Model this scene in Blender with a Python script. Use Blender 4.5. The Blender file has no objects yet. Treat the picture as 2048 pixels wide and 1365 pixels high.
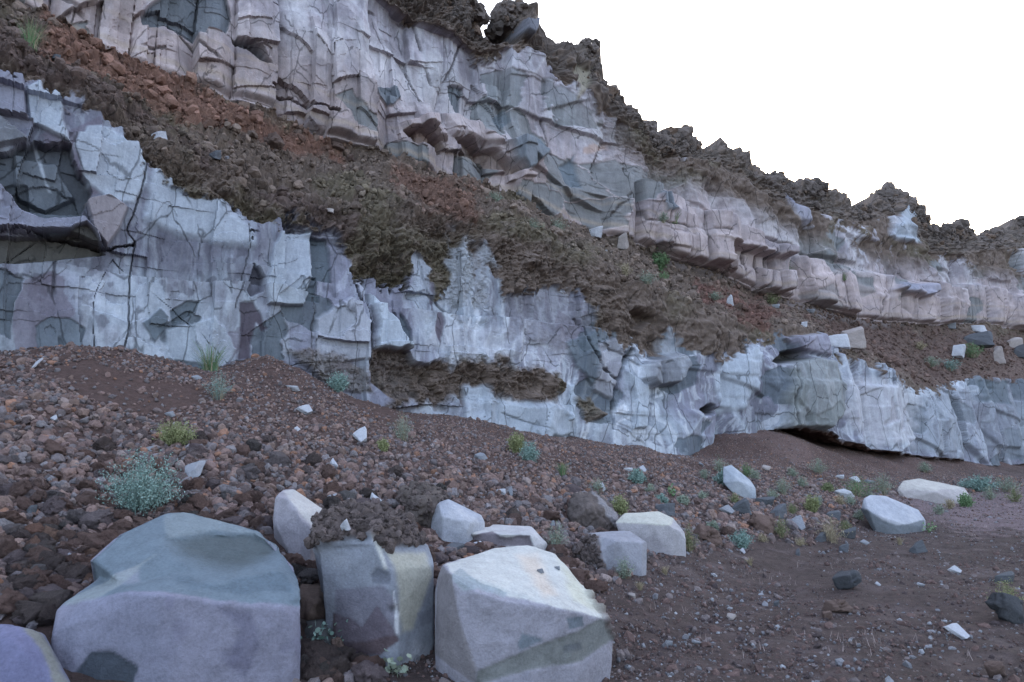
import bpy, bmesh, math, random
import numpy as np
from mathutils import Vector, Matrix

# ------------------------------------------------------------------ camera
SC = bpy.context.scene
COL = SC.collection
CAM_Z, PITCH, FPX = 1.65, math.radians(8.3), 1365.0
cam = bpy.data.objects.new('camera', bpy.data.cameras.new('camera'))
COL.objects.link(cam)
cam.location = (0, 0, CAM_Z)
cam.rotation_euler = (math.radians(90) + PITCH, 0, 0)
cam.data.sensor_width = 36.0
cam.data.lens = 24.0
cam.data.clip_start = 0.05
cam.data.clip_end = 3000
SC.camera = cam

# ------------------------------------------------------------------ sky, sun, exposure
SUN_EL, SUN_AZ = math.radians(17), math.radians(20)      # behind the cliff, azimuth from +Y towards +X
world = bpy.data.worlds.new("World")
SC.world = world
world.use_nodes = True
wn = world.node_tree
wn.nodes.clear()
w_out = wn.nodes.new('ShaderNodeOutputWorld')
w_bg = wn.nodes.new('ShaderNodeBackground')
w_sky = wn.nodes.new('ShaderNodeTexSky')
w_sky.sky_type = 'NISHITA'
w_sky.sun_disc = False
w_sky.sun_elevation = SUN_EL
w_sky.sun_rotation = SUN_AZ
w_sky.air_density = 1.0
w_sky.dust_density = 2.0
w_bg.inputs['Strength'].default_value = 0.15
# even thin cloud veil mixed over the whole sky, tinted bluish to cool the light
w_mix = wn.nodes.new('ShaderNodeMix'); w_mix.data_type = 'RGBA'; w_mix.blend_type = 'MIX'
w_mix.inputs[0].default_value = 0.5
w_mix.inputs[7].default_value = (2.1, 2.3, 2.85, 1)
wn.links.new(w_sky.outputs[0], w_mix.inputs[6])
wn.links.new(w_mix.outputs[2], w_bg.inputs['Color'])
wn.links.new(w_bg.outputs[0], w_out.inputs['Surface'])
sun = bpy.data.objects.new('sun', bpy.data.lights.new('sun', 'SUN'))
COL.objects.link(sun)
sun.data.energy = 2.0
sun.data.angle = math.radians(0.5)
sun.data.color = (1.0, 0.93, 0.82)
_sd = Vector((math.sin(SUN_AZ) * math.cos(SUN_EL), math.cos(SUN_AZ) * math.cos(SUN_EL), math.sin(SUN_EL)))
sun.rotation_euler = _sd.to_track_quat('Z', 'Y').to_euler()
SC.view_settings.view_transform = 'Standard'
SC.view_settings.look = 'None'
SC.view_settings.gamma = 1.0
SC.view_settings.exposure = 2.55
SC.cycles.max_bounces = 5
SC.cycles.diffuse_bounces = 4

# ------------------------------------------------------------------ numeric helpers
rng = np.random.default_rng(7)
f32 = np.float32
def hsh(ix, iy, iz, seed):
    h = (ix.astype(np.int64) * 374761393 + iy.astype(np.int64) * 668265263 + iz.astype(np.int64) * 2147483647 + seed * 974711) & 0xffffffff
    h = ((h ^ (h >> 13)) * 1274126177) & 0xffffffff
    h = ((h ^ (h >> 16)) * 2246822519) & 0xffffffff
    return h ^ (h >> 15)
def h01(ix, iy, iz, seed):
    return (hsh(ix, iy, iz, seed) & 0xffffff).astype(f32) / f32(0xffffff)
def noise(x, y, z=None, seed=0):
    """smooth value noise in -1..1"""
    x = np.asarray(x, f32); y = np.asarray(y, f32)
    xi = np.floor(x); yi = np.floor(y)
    fx = x - xi; fy = y - yi
    fx = fx * fx * fx * (fx * (fx * 6 - 15) + 10); fy = fy * fy * fy * (fy * (fy * 6 - 15) + 10)
    if z is None:
        o = np.zeros_like(xi)
        a = h01(xi, yi, o, seed); b = h01(xi + 1, yi, o, seed)
        c = h01(xi, yi + 1, o, seed); d = h01(xi + 1, yi + 1, o, seed)
        r = (a + (b - a) * fx); r2 = (c + (d - c) * fx)
        return (r + (r2 - r) * fy) * 2 - 1
    z = np.asarray(z, f32); zi = np.floor(z); fz = z - zi
    fz = fz * fz * fz * (fz * (fz * 6 - 15) + 10)
    res = []
    for k in (0, 1):
        a = h01(xi, yi, zi + k, seed); b = h01(xi + 1, yi, zi + k, seed)
        c = h01(xi, yi + 1, zi + k, seed); d = h01(xi + 1, yi + 1, zi + k, seed)
        r = (a + (b - a) * fx); r2 = (c + (d - c) * fx)
        res.append(r + (r2 - r) * fy)
    return (res[0] + (res[1] - res[0]) * fz) * 2 - 1
def fbm(x, y, z=None, seed=0, oct=4, gain=0.5, ridge=False):
    t = 0; a = 1.0; n = 0; f = 1.0
    for i in range(oct):
        v = noise(x * f + 17.3 * i, y * f - 9.1 * i, None if z is None else z * f + 3.7 * i, seed + i)
        if ridge: v = 1 - 2 * np.abs(v)
        t = t + a * v; n += a; a *= gain; f *= 2.03
    return t / n
def cells(u, v, seed, jit=0.9):
    """Voronoi: F1, F2, offset to the nearest centre, three randoms of the cell"""
    ui = np.floor(u); vi = np.floor(v); z0 = np.zeros_like(ui)
    d1 = np.full(u.shape, 9.0, f32); d2 = d1.copy()
    bu = np.zeros(u.shape, f32); bv = bu.copy(); iu = ui.copy(); iv = vi.copy()
    for a in (-1, 0, 1):
        for b in (-1, 0, 1):
            cu = ui + a; cv = vi + b
            du = u - (cu + 0.5 + jit * (h01(cu, cv, z0, seed) - 0.5)); dv = v - (cv + 0.5 + jit * (h01(cu, cv, z0, seed + 1) - 0.5))
            d = np.sqrt(du * du + dv * dv)
            n = d < d1
            d2 = np.where(n, d1, np.minimum(d2, d))
            d1 = np.where(n, d, d1); bu = np.where(n, du, bu); bv = np.where(n, dv, bv)
            iu = np.where(n, cu, iu); iv = np.where(n, cv, iv)
    return d1, d2, bu, bv, h01(iu, iv, z0, seed + 2), h01(iu, iv, z0, seed + 3), h01(iu, iv, z0, seed + 4)
def envel(u, v, seed, k, off, tilt, concave):
    """continuous faceted surface: envelope of tilted bowls (concave) or domes (convex)"""
    ui = np.floor(u); vi = np.floor(v); z0 = np.zeros_like(ui); best = None
    for a in (-1, 0, 1):
        for b in (-1, 0, 1):
            cu = ui + a; cv = vi + b
            du = u - (cu + 0.1 + 0.8 * h01(cu, cv, z0, seed)); dv = v - (cv + 0.1 + 0.8 * h01(cu, cv, z0, seed + 1))
            p = off * (h01(cu, cv, z0, seed + 2) - 0.5) + tilt * ((h01(cu, cv, z0, seed + 3) - 0.5) * du + (h01(cu, cv, z0, seed + 4) - 0.5) * dv)
            q = k * (du * du + dv * dv)
            val = p + q if concave else p - q
            best = val if best is None else (np.minimum(best, val) if concave else np.maximum(best, val))
    return best
def facets(u, v, seed, k, off, tilt, concave=False):
    """flat facets meeting in straight creases; the random tone of the facet; how far the crease is"""
    ui = np.floor(u); vi = np.floor(v); z0 = np.zeros_like(ui); best = np.full(u.shape, -9, f32); sec = best.copy(); tone = best.copy()
    for a in (-1, 0, 1):
        for b in (-1, 0, 1):
            cu = ui + a; cv = vi + b
            du = u - (cu + 0.1 + 0.8 * h01(cu, cv, z0, seed)); dv = v - (cv + 0.1 + 0.8 * h01(cu, cv, z0, seed + 1))
            p = off * (h01(cu, cv, z0, seed + 2) - 0.5) + tilt * ((h01(cu, cv, z0, seed + 3) - 0.5) * du + (h01(cu, cv, z0, seed + 4) - 0.5) * dv)
            q = k * (du * du + dv * dv)
            val = -(p + q) if concave else p - q
            n = val > best; sec = np.where(n, best, np.maximum(sec, val))
            best = np.where(n, val, best); tone = np.where(n, h01(cu, cv, z0, seed + 6), tone)
    return (-best if concave else best), tone, best - sec
def columns(s, z, seed, width, seglen, sway=.25, rel=1.0):
    """jointed columns: flat-sided prisms broken across at their own heights"""
    u = s / width + sway * fbm(z * .22, s * .12, None, seed + 40, 2)
    ui = np.floor(u); z0 = np.zeros_like(ui)
    d1 = np.full(u.shape, 9.0, f32); d2 = d1.copy(); bi = ui.copy(); du = np.zeros(u.shape, f32)
    for a in (-1, 0, 1):
        cu = ui + a; e = u - (cu + .5 + .75 * (h01(cu, z0, z0, seed) - .5)); d = np.abs(e); n = d < d1
        d2 = np.where(n, d1, np.minimum(d2, d)); d1 = np.where(n, d, d1); bi = np.where(n, cu, bi); du = np.where(n, e, du)
    R_ = lambda q: h01(bi, z0, z0, seed + q)
    dep = .5 * (R_(1) - .5) - width * (np.maximum(0, du - .3 * R_(2)) * (.25 + 1.3 * R_(3)) + np.maximum(0, -du - .3 * R_(4)) * (.25 + 1.3 * R_(5)))
    t = z / (seglen * (.55 + .9 * R_(6))) + 7 * R_(7) + (R_(8) - .5) * 1.2 * du
    k = np.floor(t); f = t - k
    h1 = h01(bi, k, z0, seed + 20); h2 = h01(bi, k, z0, seed + 21); h3 = h01(bi, k, z0, seed + 22)
    dep = dep + .38 * (h1 - .5) + .42 * (h2 - .25) * (.5 - f) + .3 * (h3 - .5) * du
    return dep * rel, (d2 - d1), h01(bi, k, z0, seed + 23), f, R_(9)
def sstep(a, b, x):
    t = np.clip((x - a) / (b - a), 0, 1)
    return t * t * (3 - 2 * t)
def mix(c, d, m):
    return c + (np.asarray(d, f32) - c) * m[..., None]
def poly_sd(X, Y, pts):
    """signed distance in px to a polygon, positive inside"""
    pts = np.asarray(pts, f32); d = np.full(X.shape, 1e9, f32); ins = np.zeros(X.shape, bool)
    for i in range(len(pts)):
        ax, ay = pts[i]; bx, by = pts[(i + 1) % len(pts)]
        ex, ey = bx - ax, by - ay
        t = np.clip(((X - ax) * ex + (Y - ay) * ey) / max(ex * ex + ey * ey, 1e-6), 0, 1)
        d = np.minimum(d, (X - ax - t * ex) ** 2 + (Y - ay - t * ey) ** 2)
        c = ((ay > Y) != (by > Y))
        if ey != 0: ins ^= c & (X < ex * (Y - ay) / ey + ax)
    return np.where(ins, 1, -1) * np.sqrt(d)
def line_d(X, Y, pts):
    pts = np.asarray(pts, f32); d = np.full(X.shape, 1e9, f32)
    for i in range(len(pts) - 1):
        ax, ay = pts[i]; bx, by = pts[i + 1]; ex, ey = bx - ax, by - ay
        t = np.clip(((X - ax) * ex + (Y - ay) * ey) / max(ex * ex + ey * ey, 1e-6), 0, 1)
        d = np.minimum(d, (X - ax - t * ex) ** 2 + (Y - ay - t * ey) ** 2)
    return np.sqrt(d)
def interp(px, pts):
    p = np.asarray(pts, float)
    return np.interp(px, p[:, 0], p[:, 1])

# photograph pixel (2048 x 1365) -> ray; depth is measured along the optical axis
CP, SP = math.cos(PITCH), math.sin(PITCH)
def rays(px, py):
    dx = (np.asarray(px, float) - 1024) / FPX; dy = (682.5 - np.asarray(py, float)) / FPX
    return np.stack([dx, CP - dy * SP, SP + dy * CP], -1)
def at(px, py, depth):
    return rays(px, py) * np.asarray(depth, float)[..., None] + np.array([0, 0, CAM_Z])
def project(P):
    q = P - np.array([0, 0, CAM_Z])
    f = q[..., 1] * CP + q[..., 2] * SP; up = -q[..., 1] * SP + q[..., 2] * CP
    return 1024 + FPX * q[..., 0] / f, 682.5 - FPX * up / f, f
# the cliff runs away to the right: s along it, w out of it towards the road
TH = math.radians(55.3)
D = np.array([math.sin(TH), math.cos(TH)]); N = np.array([math.cos(TH), -math.sin(TH)]); O = np.array([-8.1, 10.8])
def hit_wall(px, py, w):
    r = rays(px, py)
    t = (w + N @ O) / (r[..., 0] * N[0] + r[..., 1] * N[1])
    return r * t[..., None] + np.array([0, 0, CAM_Z])
def sw(x, y):
    return (x - O[0]) * D[0] + (y - O[1]) * D[1], (x - O[0]) * N[0] + (y - O[1]) * N[1]

# ------------------------------------------------------------------ object helpers
def tag(o, label=None, cat=None, group=None, kind=None):
    if label: o['label'] = label
    if cat: o['category'] = cat
    if group: o['group'] = group
    if kind: o['kind'] = kind
    return o
def link(name, me, mat=None, parent=None):
    o = bpy.data.objects.new(name, me)
    COL.objects.link(o)
    if mat and not me.materials: me.materials.append(mat)
    if parent: o.parent = parent
    return o
def np_mesh(name, V, F, col=None, extra=None, smooth=False):
    """V (n,3), F (m,3|4); col per-vertex colour"""
    me = bpy.data.meshes.new(name)
    V = np.ascontiguousarray(V, f32); F = np.ascontiguousarray(F, np.int32)
    me.vertices.add(len(V)); me.vertices.foreach_set('co', V.ravel())
    k = F.shape[1]
    me.loops.add(F.size); me.loops.foreach_set('vertex_index', F.ravel())
    me.polygons.add(len(F)); me.polygons.foreach_set('loop_start', np.arange(0, F.size, k, dtype=np.int32))
    me.polygons.foreach_set('use_smooth', np.full(len(F), smooth))
    me.update(calc_edges=True)
    if col is not None:
        a = me.attributes.new('tone', 'FLOAT_COLOR', 'POINT')
        c = np.ones((len(V), 4), f32); c[:, :3] = np.clip(col, 0.004, 0.9)
        a.data.foreach_set('color', c.ravel())
    if extra is not None:
        a = me.attributes.new('crust', 'FLOAT', 'POINT'); a.data.foreach_set('value', np.ascontiguousarray(extra, f32).ravel())
    return me
def nodes(name):
    m = bpy.data.materials.new(name); m.use_nodes = True
    nt = m.node_tree; b = nt.nodes['Principled BSDF']
    return m, nt, b
def N_(nt, t, **kw):
    n = nt.nodes.new(t)
    for k, v in kw.items(): setattr(n, k, v)
    return n
def rock_mat(name, base=None, scale=9.0, amt=0.35, bump=0.5, dist=0.02, rough=0.92, stretch=1.0, crust=False, veins=0.0, joints=True):
    """rock whose broad colours come from the vertex tone (or one base colour) with fine grain, specks and bump"""
    m, nt, b = nodes(name); L = nt.links.new
    tc = N_(nt, 'ShaderNodeTexCoord'); mp = N_(nt, 'ShaderNodeMapping'); mp.inputs['Scale'].default_value = (1, 1, stretch)
    geo = N_(nt, 'ShaderNodeNewGeometry')
    L((tc.outputs['Object'] if base is not None else geo.outputs['Position']), mp.inputs[0])
    n1 = N_(nt, 'ShaderNodeTexNoise'); n1.inputs['Scale'].default_value = scale; n1.inputs['Detail'].default_value = 7; n1.inputs['Roughness'].default_value = 0.66
    n2 = N_(nt, 'ShaderNodeTexNoise'); n2.inputs['Scale'].default_value = scale * 6; n2.inputs['Detail'].default_value = 4; n2.inputs['Roughness'].default_value = 0.7
    L(mp.outputs[0], n1.inputs['Vector']); L(mp.outputs[0], n2.inputs['Vector'])
    ad = N_(nt, 'ShaderNodeMath', operation='ADD'); L(n1.outputs['Fac'], ad.inputs[0]); L(n2.outputs['Fac'], ad.inputs[1])
    mr = N_(nt, 'ShaderNodeMapRange'); L(ad.outputs[0], mr.inputs['Value'])
    mr.inputs['From Min'].default_value = 0.6; mr.inputs['From Max'].default_value = 1.4
    mr.inputs['To Min'].default_value = 1 - amt; mr.inputs['To Max'].default_value = 1 + amt
    if base is None:
        at_ = N_(nt, 'ShaderNodeAttribute'); at_.attribute_name = 'tone'; csrc = at_.outputs['Color']
    else:
        oi = N_(nt, 'ShaderNodeObjectInfo'); rp = N_(nt, 'ShaderNodeValToRGB'); L(oi.outputs['Random'], rp.inputs[0])
        els = rp.color_ramp.elements
        for i, c in enumerate(base):
            e = els[i] if i < 2 else els.new(0.5)
            e.position = i / max(1, len(base) - 1); e.color = (*c, 1)
        csrc = rp.outputs[0]
    mu = N_(nt, 'ShaderNodeVectorMath', operation='SCALE'); L(csrc, mu.inputs[0]); L(mr.outputs[0], mu.inputs['Scale'])
    colour = mu.outputs[0]
    if veins:
        # drawn-out streaks, pits and hairline joints of the rock itself
        m2 = N_(nt, 'ShaderNodeMapping'); m2.inputs['Scale'].default_value = (1, 1, .16); L(geo.outputs['Position'], m2.inputs[0])
        n3 = N_(nt, 'ShaderNodeTexNoise'); n3.inputs['Scale'].default_value = 7; n3.inputs['Detail'].default_value = 6; n3.inputs['Roughness'].default_value = .7; n3.inputs['Distortion'].default_value = .6
        L(m2.outputs[0], n3.inputs['Vector'])
        r3 = N_(nt, 'ShaderNodeMapRange'); L(n3.outputs['Fac'], r3.inputs['Value']); r3.inputs['From Min'].default_value = .3; r3.inputs['From Max'].default_value = .7
        r3.inputs['To Min'].default_value = 1 - veins; r3.inputs['To Max'].default_value = 1 + veins
        m3 = N_(nt, 'ShaderNodeMapping'); m3.inputs['Scale'].default_value = (1.1, 1.1, .55); L(geo.outputs['Position'], m3.inputs[0])
        n4 = N_(nt, 'ShaderNodeTexNoise'); n4.inputs['Scale'].default_value = 1.6; n4.inputs['Detail'].default_value = 5; L(m3.outputs[0], n4.inputs['Vector'])
        va = N_(nt, 'ShaderNodeVectorMath', operation='MULTIPLY_ADD'); L(n4.outputs['Color'], va.inputs[0]); va.inputs[1].default_value = (.35, .35, .35); L(m3.outputs[0], va.inputs[2])
        vo = N_(nt, 'ShaderNodeTexVoronoi', feature='DISTANCE_TO_EDGE'); vo.inputs['Scale'].default_value = .9; L(va.outputs[0], vo.inputs['Vector'])
        ln = N_(nt, 'ShaderNodeMapRange'); L(vo.outputs['Distance'], ln.inputs['Value']); ln.inputs['From Min'].default_value = .004; ln.inputs['From Max'].default_value = .016; ln.inputs['To Min'].default_value = .45; ln.inputs['To Max'].default_value = 1
        gt = N_(nt, 'ShaderNodeMapRange'); L(n4.outputs['Fac'], gt.inputs['Value']); gt.inputs['From Min'].default_value = .42; gt.inputs['From Max'].default_value = .48; gt.inputs['To Min'].default_value = 1; gt.inputs['To Max'].default_value = 0
        mxx = N_(nt, 'ShaderNodeMath', operation='MAXIMUM'); L(ln.outputs[0], mxx.inputs[0]); L(gt.outputs[0], mxx.inputs[1])
        mm = N_(nt, 'ShaderNodeMath', operation='MULTIPLY'); L(r3.outputs[0], mm.inputs[0])
        if joints: L(mxx.outputs[0], mm.inputs[1])
        else: mm.inputs[1].default_value = 1
        m4 = N_(nt, 'ShaderNodeVectorMath', operation='SCALE'); L(colour, m4.inputs[0]); L(mm.outputs[0], m4.inputs['Scale'])
        colour = m4.outputs[0]
    L(colour, b.inputs['Base Color'])
    b.inputs['Roughness'].default_value = rough; b.inputs['Specular IOR Level'].default_value = 0.25
    bp = N_(nt, 'ShaderNodeBump'); bp.inputs['Distance'].default_value = dist
    L(ad.outputs[0], bp.inputs['Height'])
    if crust:
        ac = N_(nt, 'ShaderNodeAttribute'); ac.attribute_name = 'crust'
        ms = N_(nt, 'ShaderNodeMapRange'); L(ac.outputs['Fac'], ms.inputs['Value'])
        ms.inputs['To Min'].default_value = bump; ms.inputs['To Max'].default_value = 1.0
        L(ms.outputs[0], bp.inputs['Strength'])
    else: bp.inputs['Strength'].default_value = bump
    L(bp.outputs[0], b.inputs['Normal'])
    return m
M_CLIFF = rock_mat('cliff_rock', None, 4.0, 0.22, 0.3, 0.03, crust=True, veins=.15)
M_SOIL = rock_mat('soil', None, 16.0, 0.6, 1.0, 0.03)
M_BOULDER = rock_mat('boulder_rock', None, 9.0, 0.3, 0.7, 0.010)
M_RUBBLE = rock_mat('rubble_rock', None, 22.0, 0.45, 0.9, 0.02)

# ------------------------------------------------------------------ ground: quarry floor and the talus below the cliff
CONTACT = [(-900, 720), (-300, 712), (0, 712), (100, 706), (180, 692), (250, 690), (330, 713), (420, 740), (480, 732), (540, 715), (600, 736), (680, 780),
           (760, 806), (850, 830), (950, 850), (1020, 868), (1100, 872), (1200, 882), (1280, 908), (1350, 918), (1430, 915), (1480, 892), (1530, 872), (1600, 885),
           (1700, 925), (1760, 935), (1850, 940), (2048, 945), (2300, 930), (2600, 920)]
_cx = np.array([c[0] for c in CONTACT], float); _cy = np.array([c[1] for c in CONTACT], float)
_cp = hit_wall(_cx, _cy, 0.8)
_cs = sw(_cp[:, 0], _cp[:, 1])[0]
def ground_h(x, y):
    x = np.asarray(x, float); y = np.asarray(y, float)
    s, w = sw(x, y)
    H = np.maximum(np.interp(s, _cs, _cp[:, 2]), 0.05)
    Hs = np.maximum(np.interp(s, [-20, 0, 4, 8, 12, 15, 18, 22, 26, 60], [3.3, 3.1, 2.7, 2.4, 1.95, 1.6, 1.3, 0.7, 0.35, 0.1]), 0.05)
    L = np.interp(s, [-12, 0, 3, 6, 9, 12, 16, 20, 26, 40], [11.5, 9.6, 9.2, 8.2, 7.0, 6.3, 5.4, 4.0, 2.6, 2.2])
    t = np.clip((w - 0.8) / L, 0, 1.6)
    k = np.exp(-np.maximum(w - 0.8, 0) / 1.5)
    Hm = H * k + Hs * (1 - k)
    h = Hm * np.clip(1 - t, 0, 1) ** 1.12
    h = np.where(w < 0.8, H + np.clip(0.8 - w, 0, 3) * np.interp(s, [16, 22], [0.1, 0.42]), h)
    far = np.clip((np.hypot(x, y) - 60) / 200, 0, 1)
    n = fbm(x * 0.45, y * 0.45, None, 3, 3) * 0.07 + fbm(x * 2.1, y * 2.1, None, 5, 3) * 0.025
    on = sstep(0.05, 0.6, h)
    n = n + on * (fbm(x * 0.9, y * 0.9, None, 8, 3) * 0.12)
    return h + n * (1 - far)
def ground_hit(px, py, tmin=2.5):
    r = rays(px, py)
    t = np.concatenate([np.linspace(tmin, 15, 500), np.linspace(15.05, 60, 700)])
    P = r[None] * t[:, None] + np.array([0, 0, CAM_Z])
    g = ground_h(P[:, 0], P[:, 1])
    i = np.argmax(P[:, 2] < g)
    if not (P[:, 2] < g).any(): i = len(t) - 1
    return P[i], t[i]

def grid_faces(nr, nc):
    i = np.arange((nr - 1) * (nc - 1)); r = i // (nc - 1); c = i % (nc - 1); a = r * nc + c
    return np.stack([a, a + 1, a + nc + 1, a + nc], -1)
def build_ground():
    xs = np.concatenate([[-900, -300, -100, -50, -30], np.arange(-20, -9, 0.25), np.arange(-9, 14, 0.045), np.arange(14, 42, 0.12), [45, 60, 100, 300, 900]])
    ys = np.concatenate([[-900, -300, -80, -30, -12, -6, -2, 0], np.arange(1, 14, 0.045), np.arange(14, 44, 0.12), [46, 60, 100, 300, 900]])
    X, Y = np.meshgrid(xs, ys)
    Z = ground_h(X, Y)
    s, w = sw(X, Y)
    Z = Z + 0.02 * fbm(X * 7, Y * 7, None, 21, 3) + sstep(9, 1, w) * 0.02 * fbm(X * 14, Y * 14, None, 23, 2)
    # behind the cliff the sheet drops out of the way below the rock
    Z = np.where(w < -2.5, np.minimum(Z, 0.0), Z)
    PX, PY, _ = project(np.stack([X, Y, Z], -1))
    n1 = fbm(X * 0.6, Y * 0.6, None, 31, 4); n2 = fbm(X * 4, Y * 4, None, 32, 3); n3 = fbm(X * 13, Y * 13, None, 33, 2)
    c = np.zeros(X.shape + (3,), f32) + np.array([0.07, 0.049, 0.046], f32)
    c = c * (1 + 0.22 * n1 + 0.25 * n2 + 0.2 * n3)[..., None]
    tal = sstep(0.1, 0.8, ground_h(X, Y))
    c = mix(c, np.array([0.10, 0.060, 0.051], f32), tal * 0.75)
    c = mix(c, np.array([0.13, 0.084, 0.077], f32), tal * sstep(14, 18, s) * sstep(-0.1, 0.4, n1) * 0.8)
    c = mix(c, np.array([0.12, 0.095, 0.098], f32), (1 - tal) * sstep(0.25, 0.5, n2 + 0.35 * n1) * 0.35)
    pk = sstep(-18, 22, poly_sd(PX, PY, [(1760, 985), (2100, 975), (2100, 1062), (1960, 1068), (1860, 1042)]) + 20 * n2)
    c = mix(c, np.array([0.21, 0.155, 0.17], f32), np.where(w > 0.6, pk, 0) * (0.65 + 0.35 * n3))
    me = np_mesh('ground', np.stack([X, Y, Z], -1).reshape(-1, 3), grid_faces(len(ys), len(xs)), c.reshape(-1, 3), smooth=True)
    tag(link('ground', me, M_SOIL), kind='structure')
build_ground()

# ------------------------------------------------------------------ the cliff, one profile per column, cut into objects by row
BASE = [(-900, 800), (0, 790), (300, 790), (600, 800), (700, 830), (760, 850), (850, 860), (950, 885), (1000, 900), (1100, 905), (1200, 915), (1270, 930), (1350, 940),
        (1440, 930), (1470, 895), (1500, 872), (1540, 858), (1600, 855), (1650, 863), (1700, 885), (1740, 898), (1800, 905), (1850, 912), (1920, 918), (1960, 930), (2010, 932), (2048, 924), (2200, 930), (2600, 925)]
LTOP = [(-900, -330), (-300, -20), (-60, 90), (0, 118), (100, 165), (200, 190), (250, 235), (290, 280), (340, 325), (400, 335), (470, 375), (520, 410), (620, 430), (700, 440), (800, 430), (900, 425),
        (1000, 440), (1100, 490), (1200, 540), (1300, 590), (1400, 625), (1500, 650), (1570, 655), (1640, 668), (1690, 708), (1750, 730), (1830, 770), (1870, 772), (1950, 752), (2048, 760), (2300, 790), (2600, 820)]
UBASE = [(-900, -620), (-300, -140), (0, 5), (90, 55), (190, 112), (300, 150), (400, 185), (540, 228), (640, 288), (760, 318), (800, 338), (900, 378), (990, 400), (1060, 430), (1180, 470), (1260, 500),
         (1330, 530), (1420, 552), (1500, 592), (1600, 616), (1680, 640), (1740, 650), (1850, 656), (1950, 650), (2048, 668), (2300, 730), (2600, 800)]
CRUST = [(-900, -800), (-300, -500), (300, -260), (700, -60), (760, -5), (800, 20), (860, 55), (930, 85), (960, 105), (1050, 88), (1080, 120), (1130, 165), (1170, 185), (1200, 225), (1260, 262), (1295, 285), (1310, 310),
         (1370, 316), (1440, 335), (1500, 372), (1550, 402), (1620, 425), (1700, 450), (1790, 430), (1850, 500), (1920, 512), (1980, 500), (2048, 500), (2300, 640), (2600, 730)]
SKY = [(-900, -1000), (-300, -640), (300, -330), (700, -130), (860, -45), (925, -25), (938, 8), (950, 18), (985, 38), (998, 14), (1012, -6), (1030, 12), (1062, 18), (1078, 52), (1090, 78), (1106, 100),
       (1128, 108), (1150, 100), (1178, 94), (1196, 96), (1201, 150), (1203, 178), (1212, 176), (1222, 184), (1236, 214), (1256, 222), (1272, 240), (1286, 262), (1302, 284), (1330, 284), (1352, 280), (1372, 292), (1402, 298),
       (1432, 296), (1438, 278), (1446, 274), (1456, 298), (1476, 294), (1492, 308), (1502, 338), (1530, 345), (1550, 350), (1566, 362), (1580, 372), (1608, 370), (1632, 380), (1660, 386), (1690, 398), (1706, 424),
       (1716, 420), (1740, 412), (1746, 386), (1764, 384), (1788, 384), (1806, 398), (1820, 410), (1838, 432), (1850, 452), (1870, 462), (1900, 468), (1922, 452), (1936, 462), (1952, 470), (1972, 478), (1988, 466), (2006, 462), (2026, 444), (2048, 438), (2300, 560), (2600, 680)]
W_UP = -3.0
px_c = np.concatenate([np.arange(-700, -40, 8.0), np.arange(-40, 1240, 2.1), np.arange(1240, 2090, 1.25), np.arange(2090, 2560, 6.0)])
segs = [  # (line a, w a, line b, w b, rows, zone)
    ('under', 22), ('lower', 270), ('terrace', 120), ('upper', 230), ('crest', 80), ('back', 24)]
def P3(line, w, lift=0.0):
    p = hit_wall(px_c, interp(px_c, line), w); p[:, 2] += lift
    return p
_pb = P3(BASE, 0.0)
SKYJ = [(q, interp(q, SKY) - 9 * max(0.0, float(fbm(np.array([q / 11.0], f32), np.array([.5], f32), None, 77, 3, .6)[0]) * 2.2) + 2) for q in np.arange(-700, 2600, 3.0)]
ctrl = [None, _pb, P3(LTOP, -0.35), P3(UBASE, W_UP), P3(CRUST, W_UP - 0.25), P3(SKYJ, W_UP - 1.0), None]
u0 = _pb.copy(); u0[:, :2] += -2.4 * N[None]; u0[:, 2] += 0.25
ctrl[0] = u0
b1 = ctrl[5].copy(); b1[:, :2] += -9.0 * N[None]; b1[:, 2] -= 2.5
ctrl[6] = b1
rows, zone, frac = [], [], []
for i, (nm, n) in enumerate(segs):
    t = np.linspace(0, 1, n, endpoint=False) if i < len(segs) - 1 else np.linspace(0, 1, n)
    for tt in t:
        rows.append(ctrl[i] * (1 - tt) + ctrl[i + 1] * tt); zone.append(i); frac.append(tt)
B = np.stack(rows).astype(f32)                      # (R, C, 3)
zone = np.array(zone); frac = np.array(frac, f32)
R, C = B.shape[:2]
T = (zone + frac)[:, None] * np.ones((1, C), f32)   # profile coordinate
PX, PY, DEP = project(B.astype(np.float64))
PX = PX.astype(f32); PY = PY.astype(f32)
S, W = sw(B[..., 0], B[..., 1]); S = S.astype(f32); Z = B[..., 2]
MPP = (DEP / FPX).astype(f32)                       # metres per photo pixel
disp = np.zeros((R, C), f32); rise = np.zeros((R, C), f32)
col = np.zeros((R, C, 3), f32); crust = np.zeros((R, C), f32)
A_ = lambda *c: np.array(c, f32)
PALE, LAV, GREY, PINK, BROWN = A_(.36, .395, .45), A_(.195, .195, .245), A_(.095, .115, .135), A_(.35, .285, .28), A_(.128, .095, .078)
RED, OLIVE, CLINK, TAN = A_(.165, .088, .066), A_(.115, .095, .066), A_(.115, .094, .085), A_(.34, .27, .21)
jag = fbm(S * 2.2, Z * 2.2, None, 41, 4)            # shared ragged edge noise
jagv = fbm(S * 1.6, Z * 0.45, None, 43, 4)          # ... drawn out vertically
gr = fbm(S * 9, Z * 9, None, 47, 3)

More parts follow.
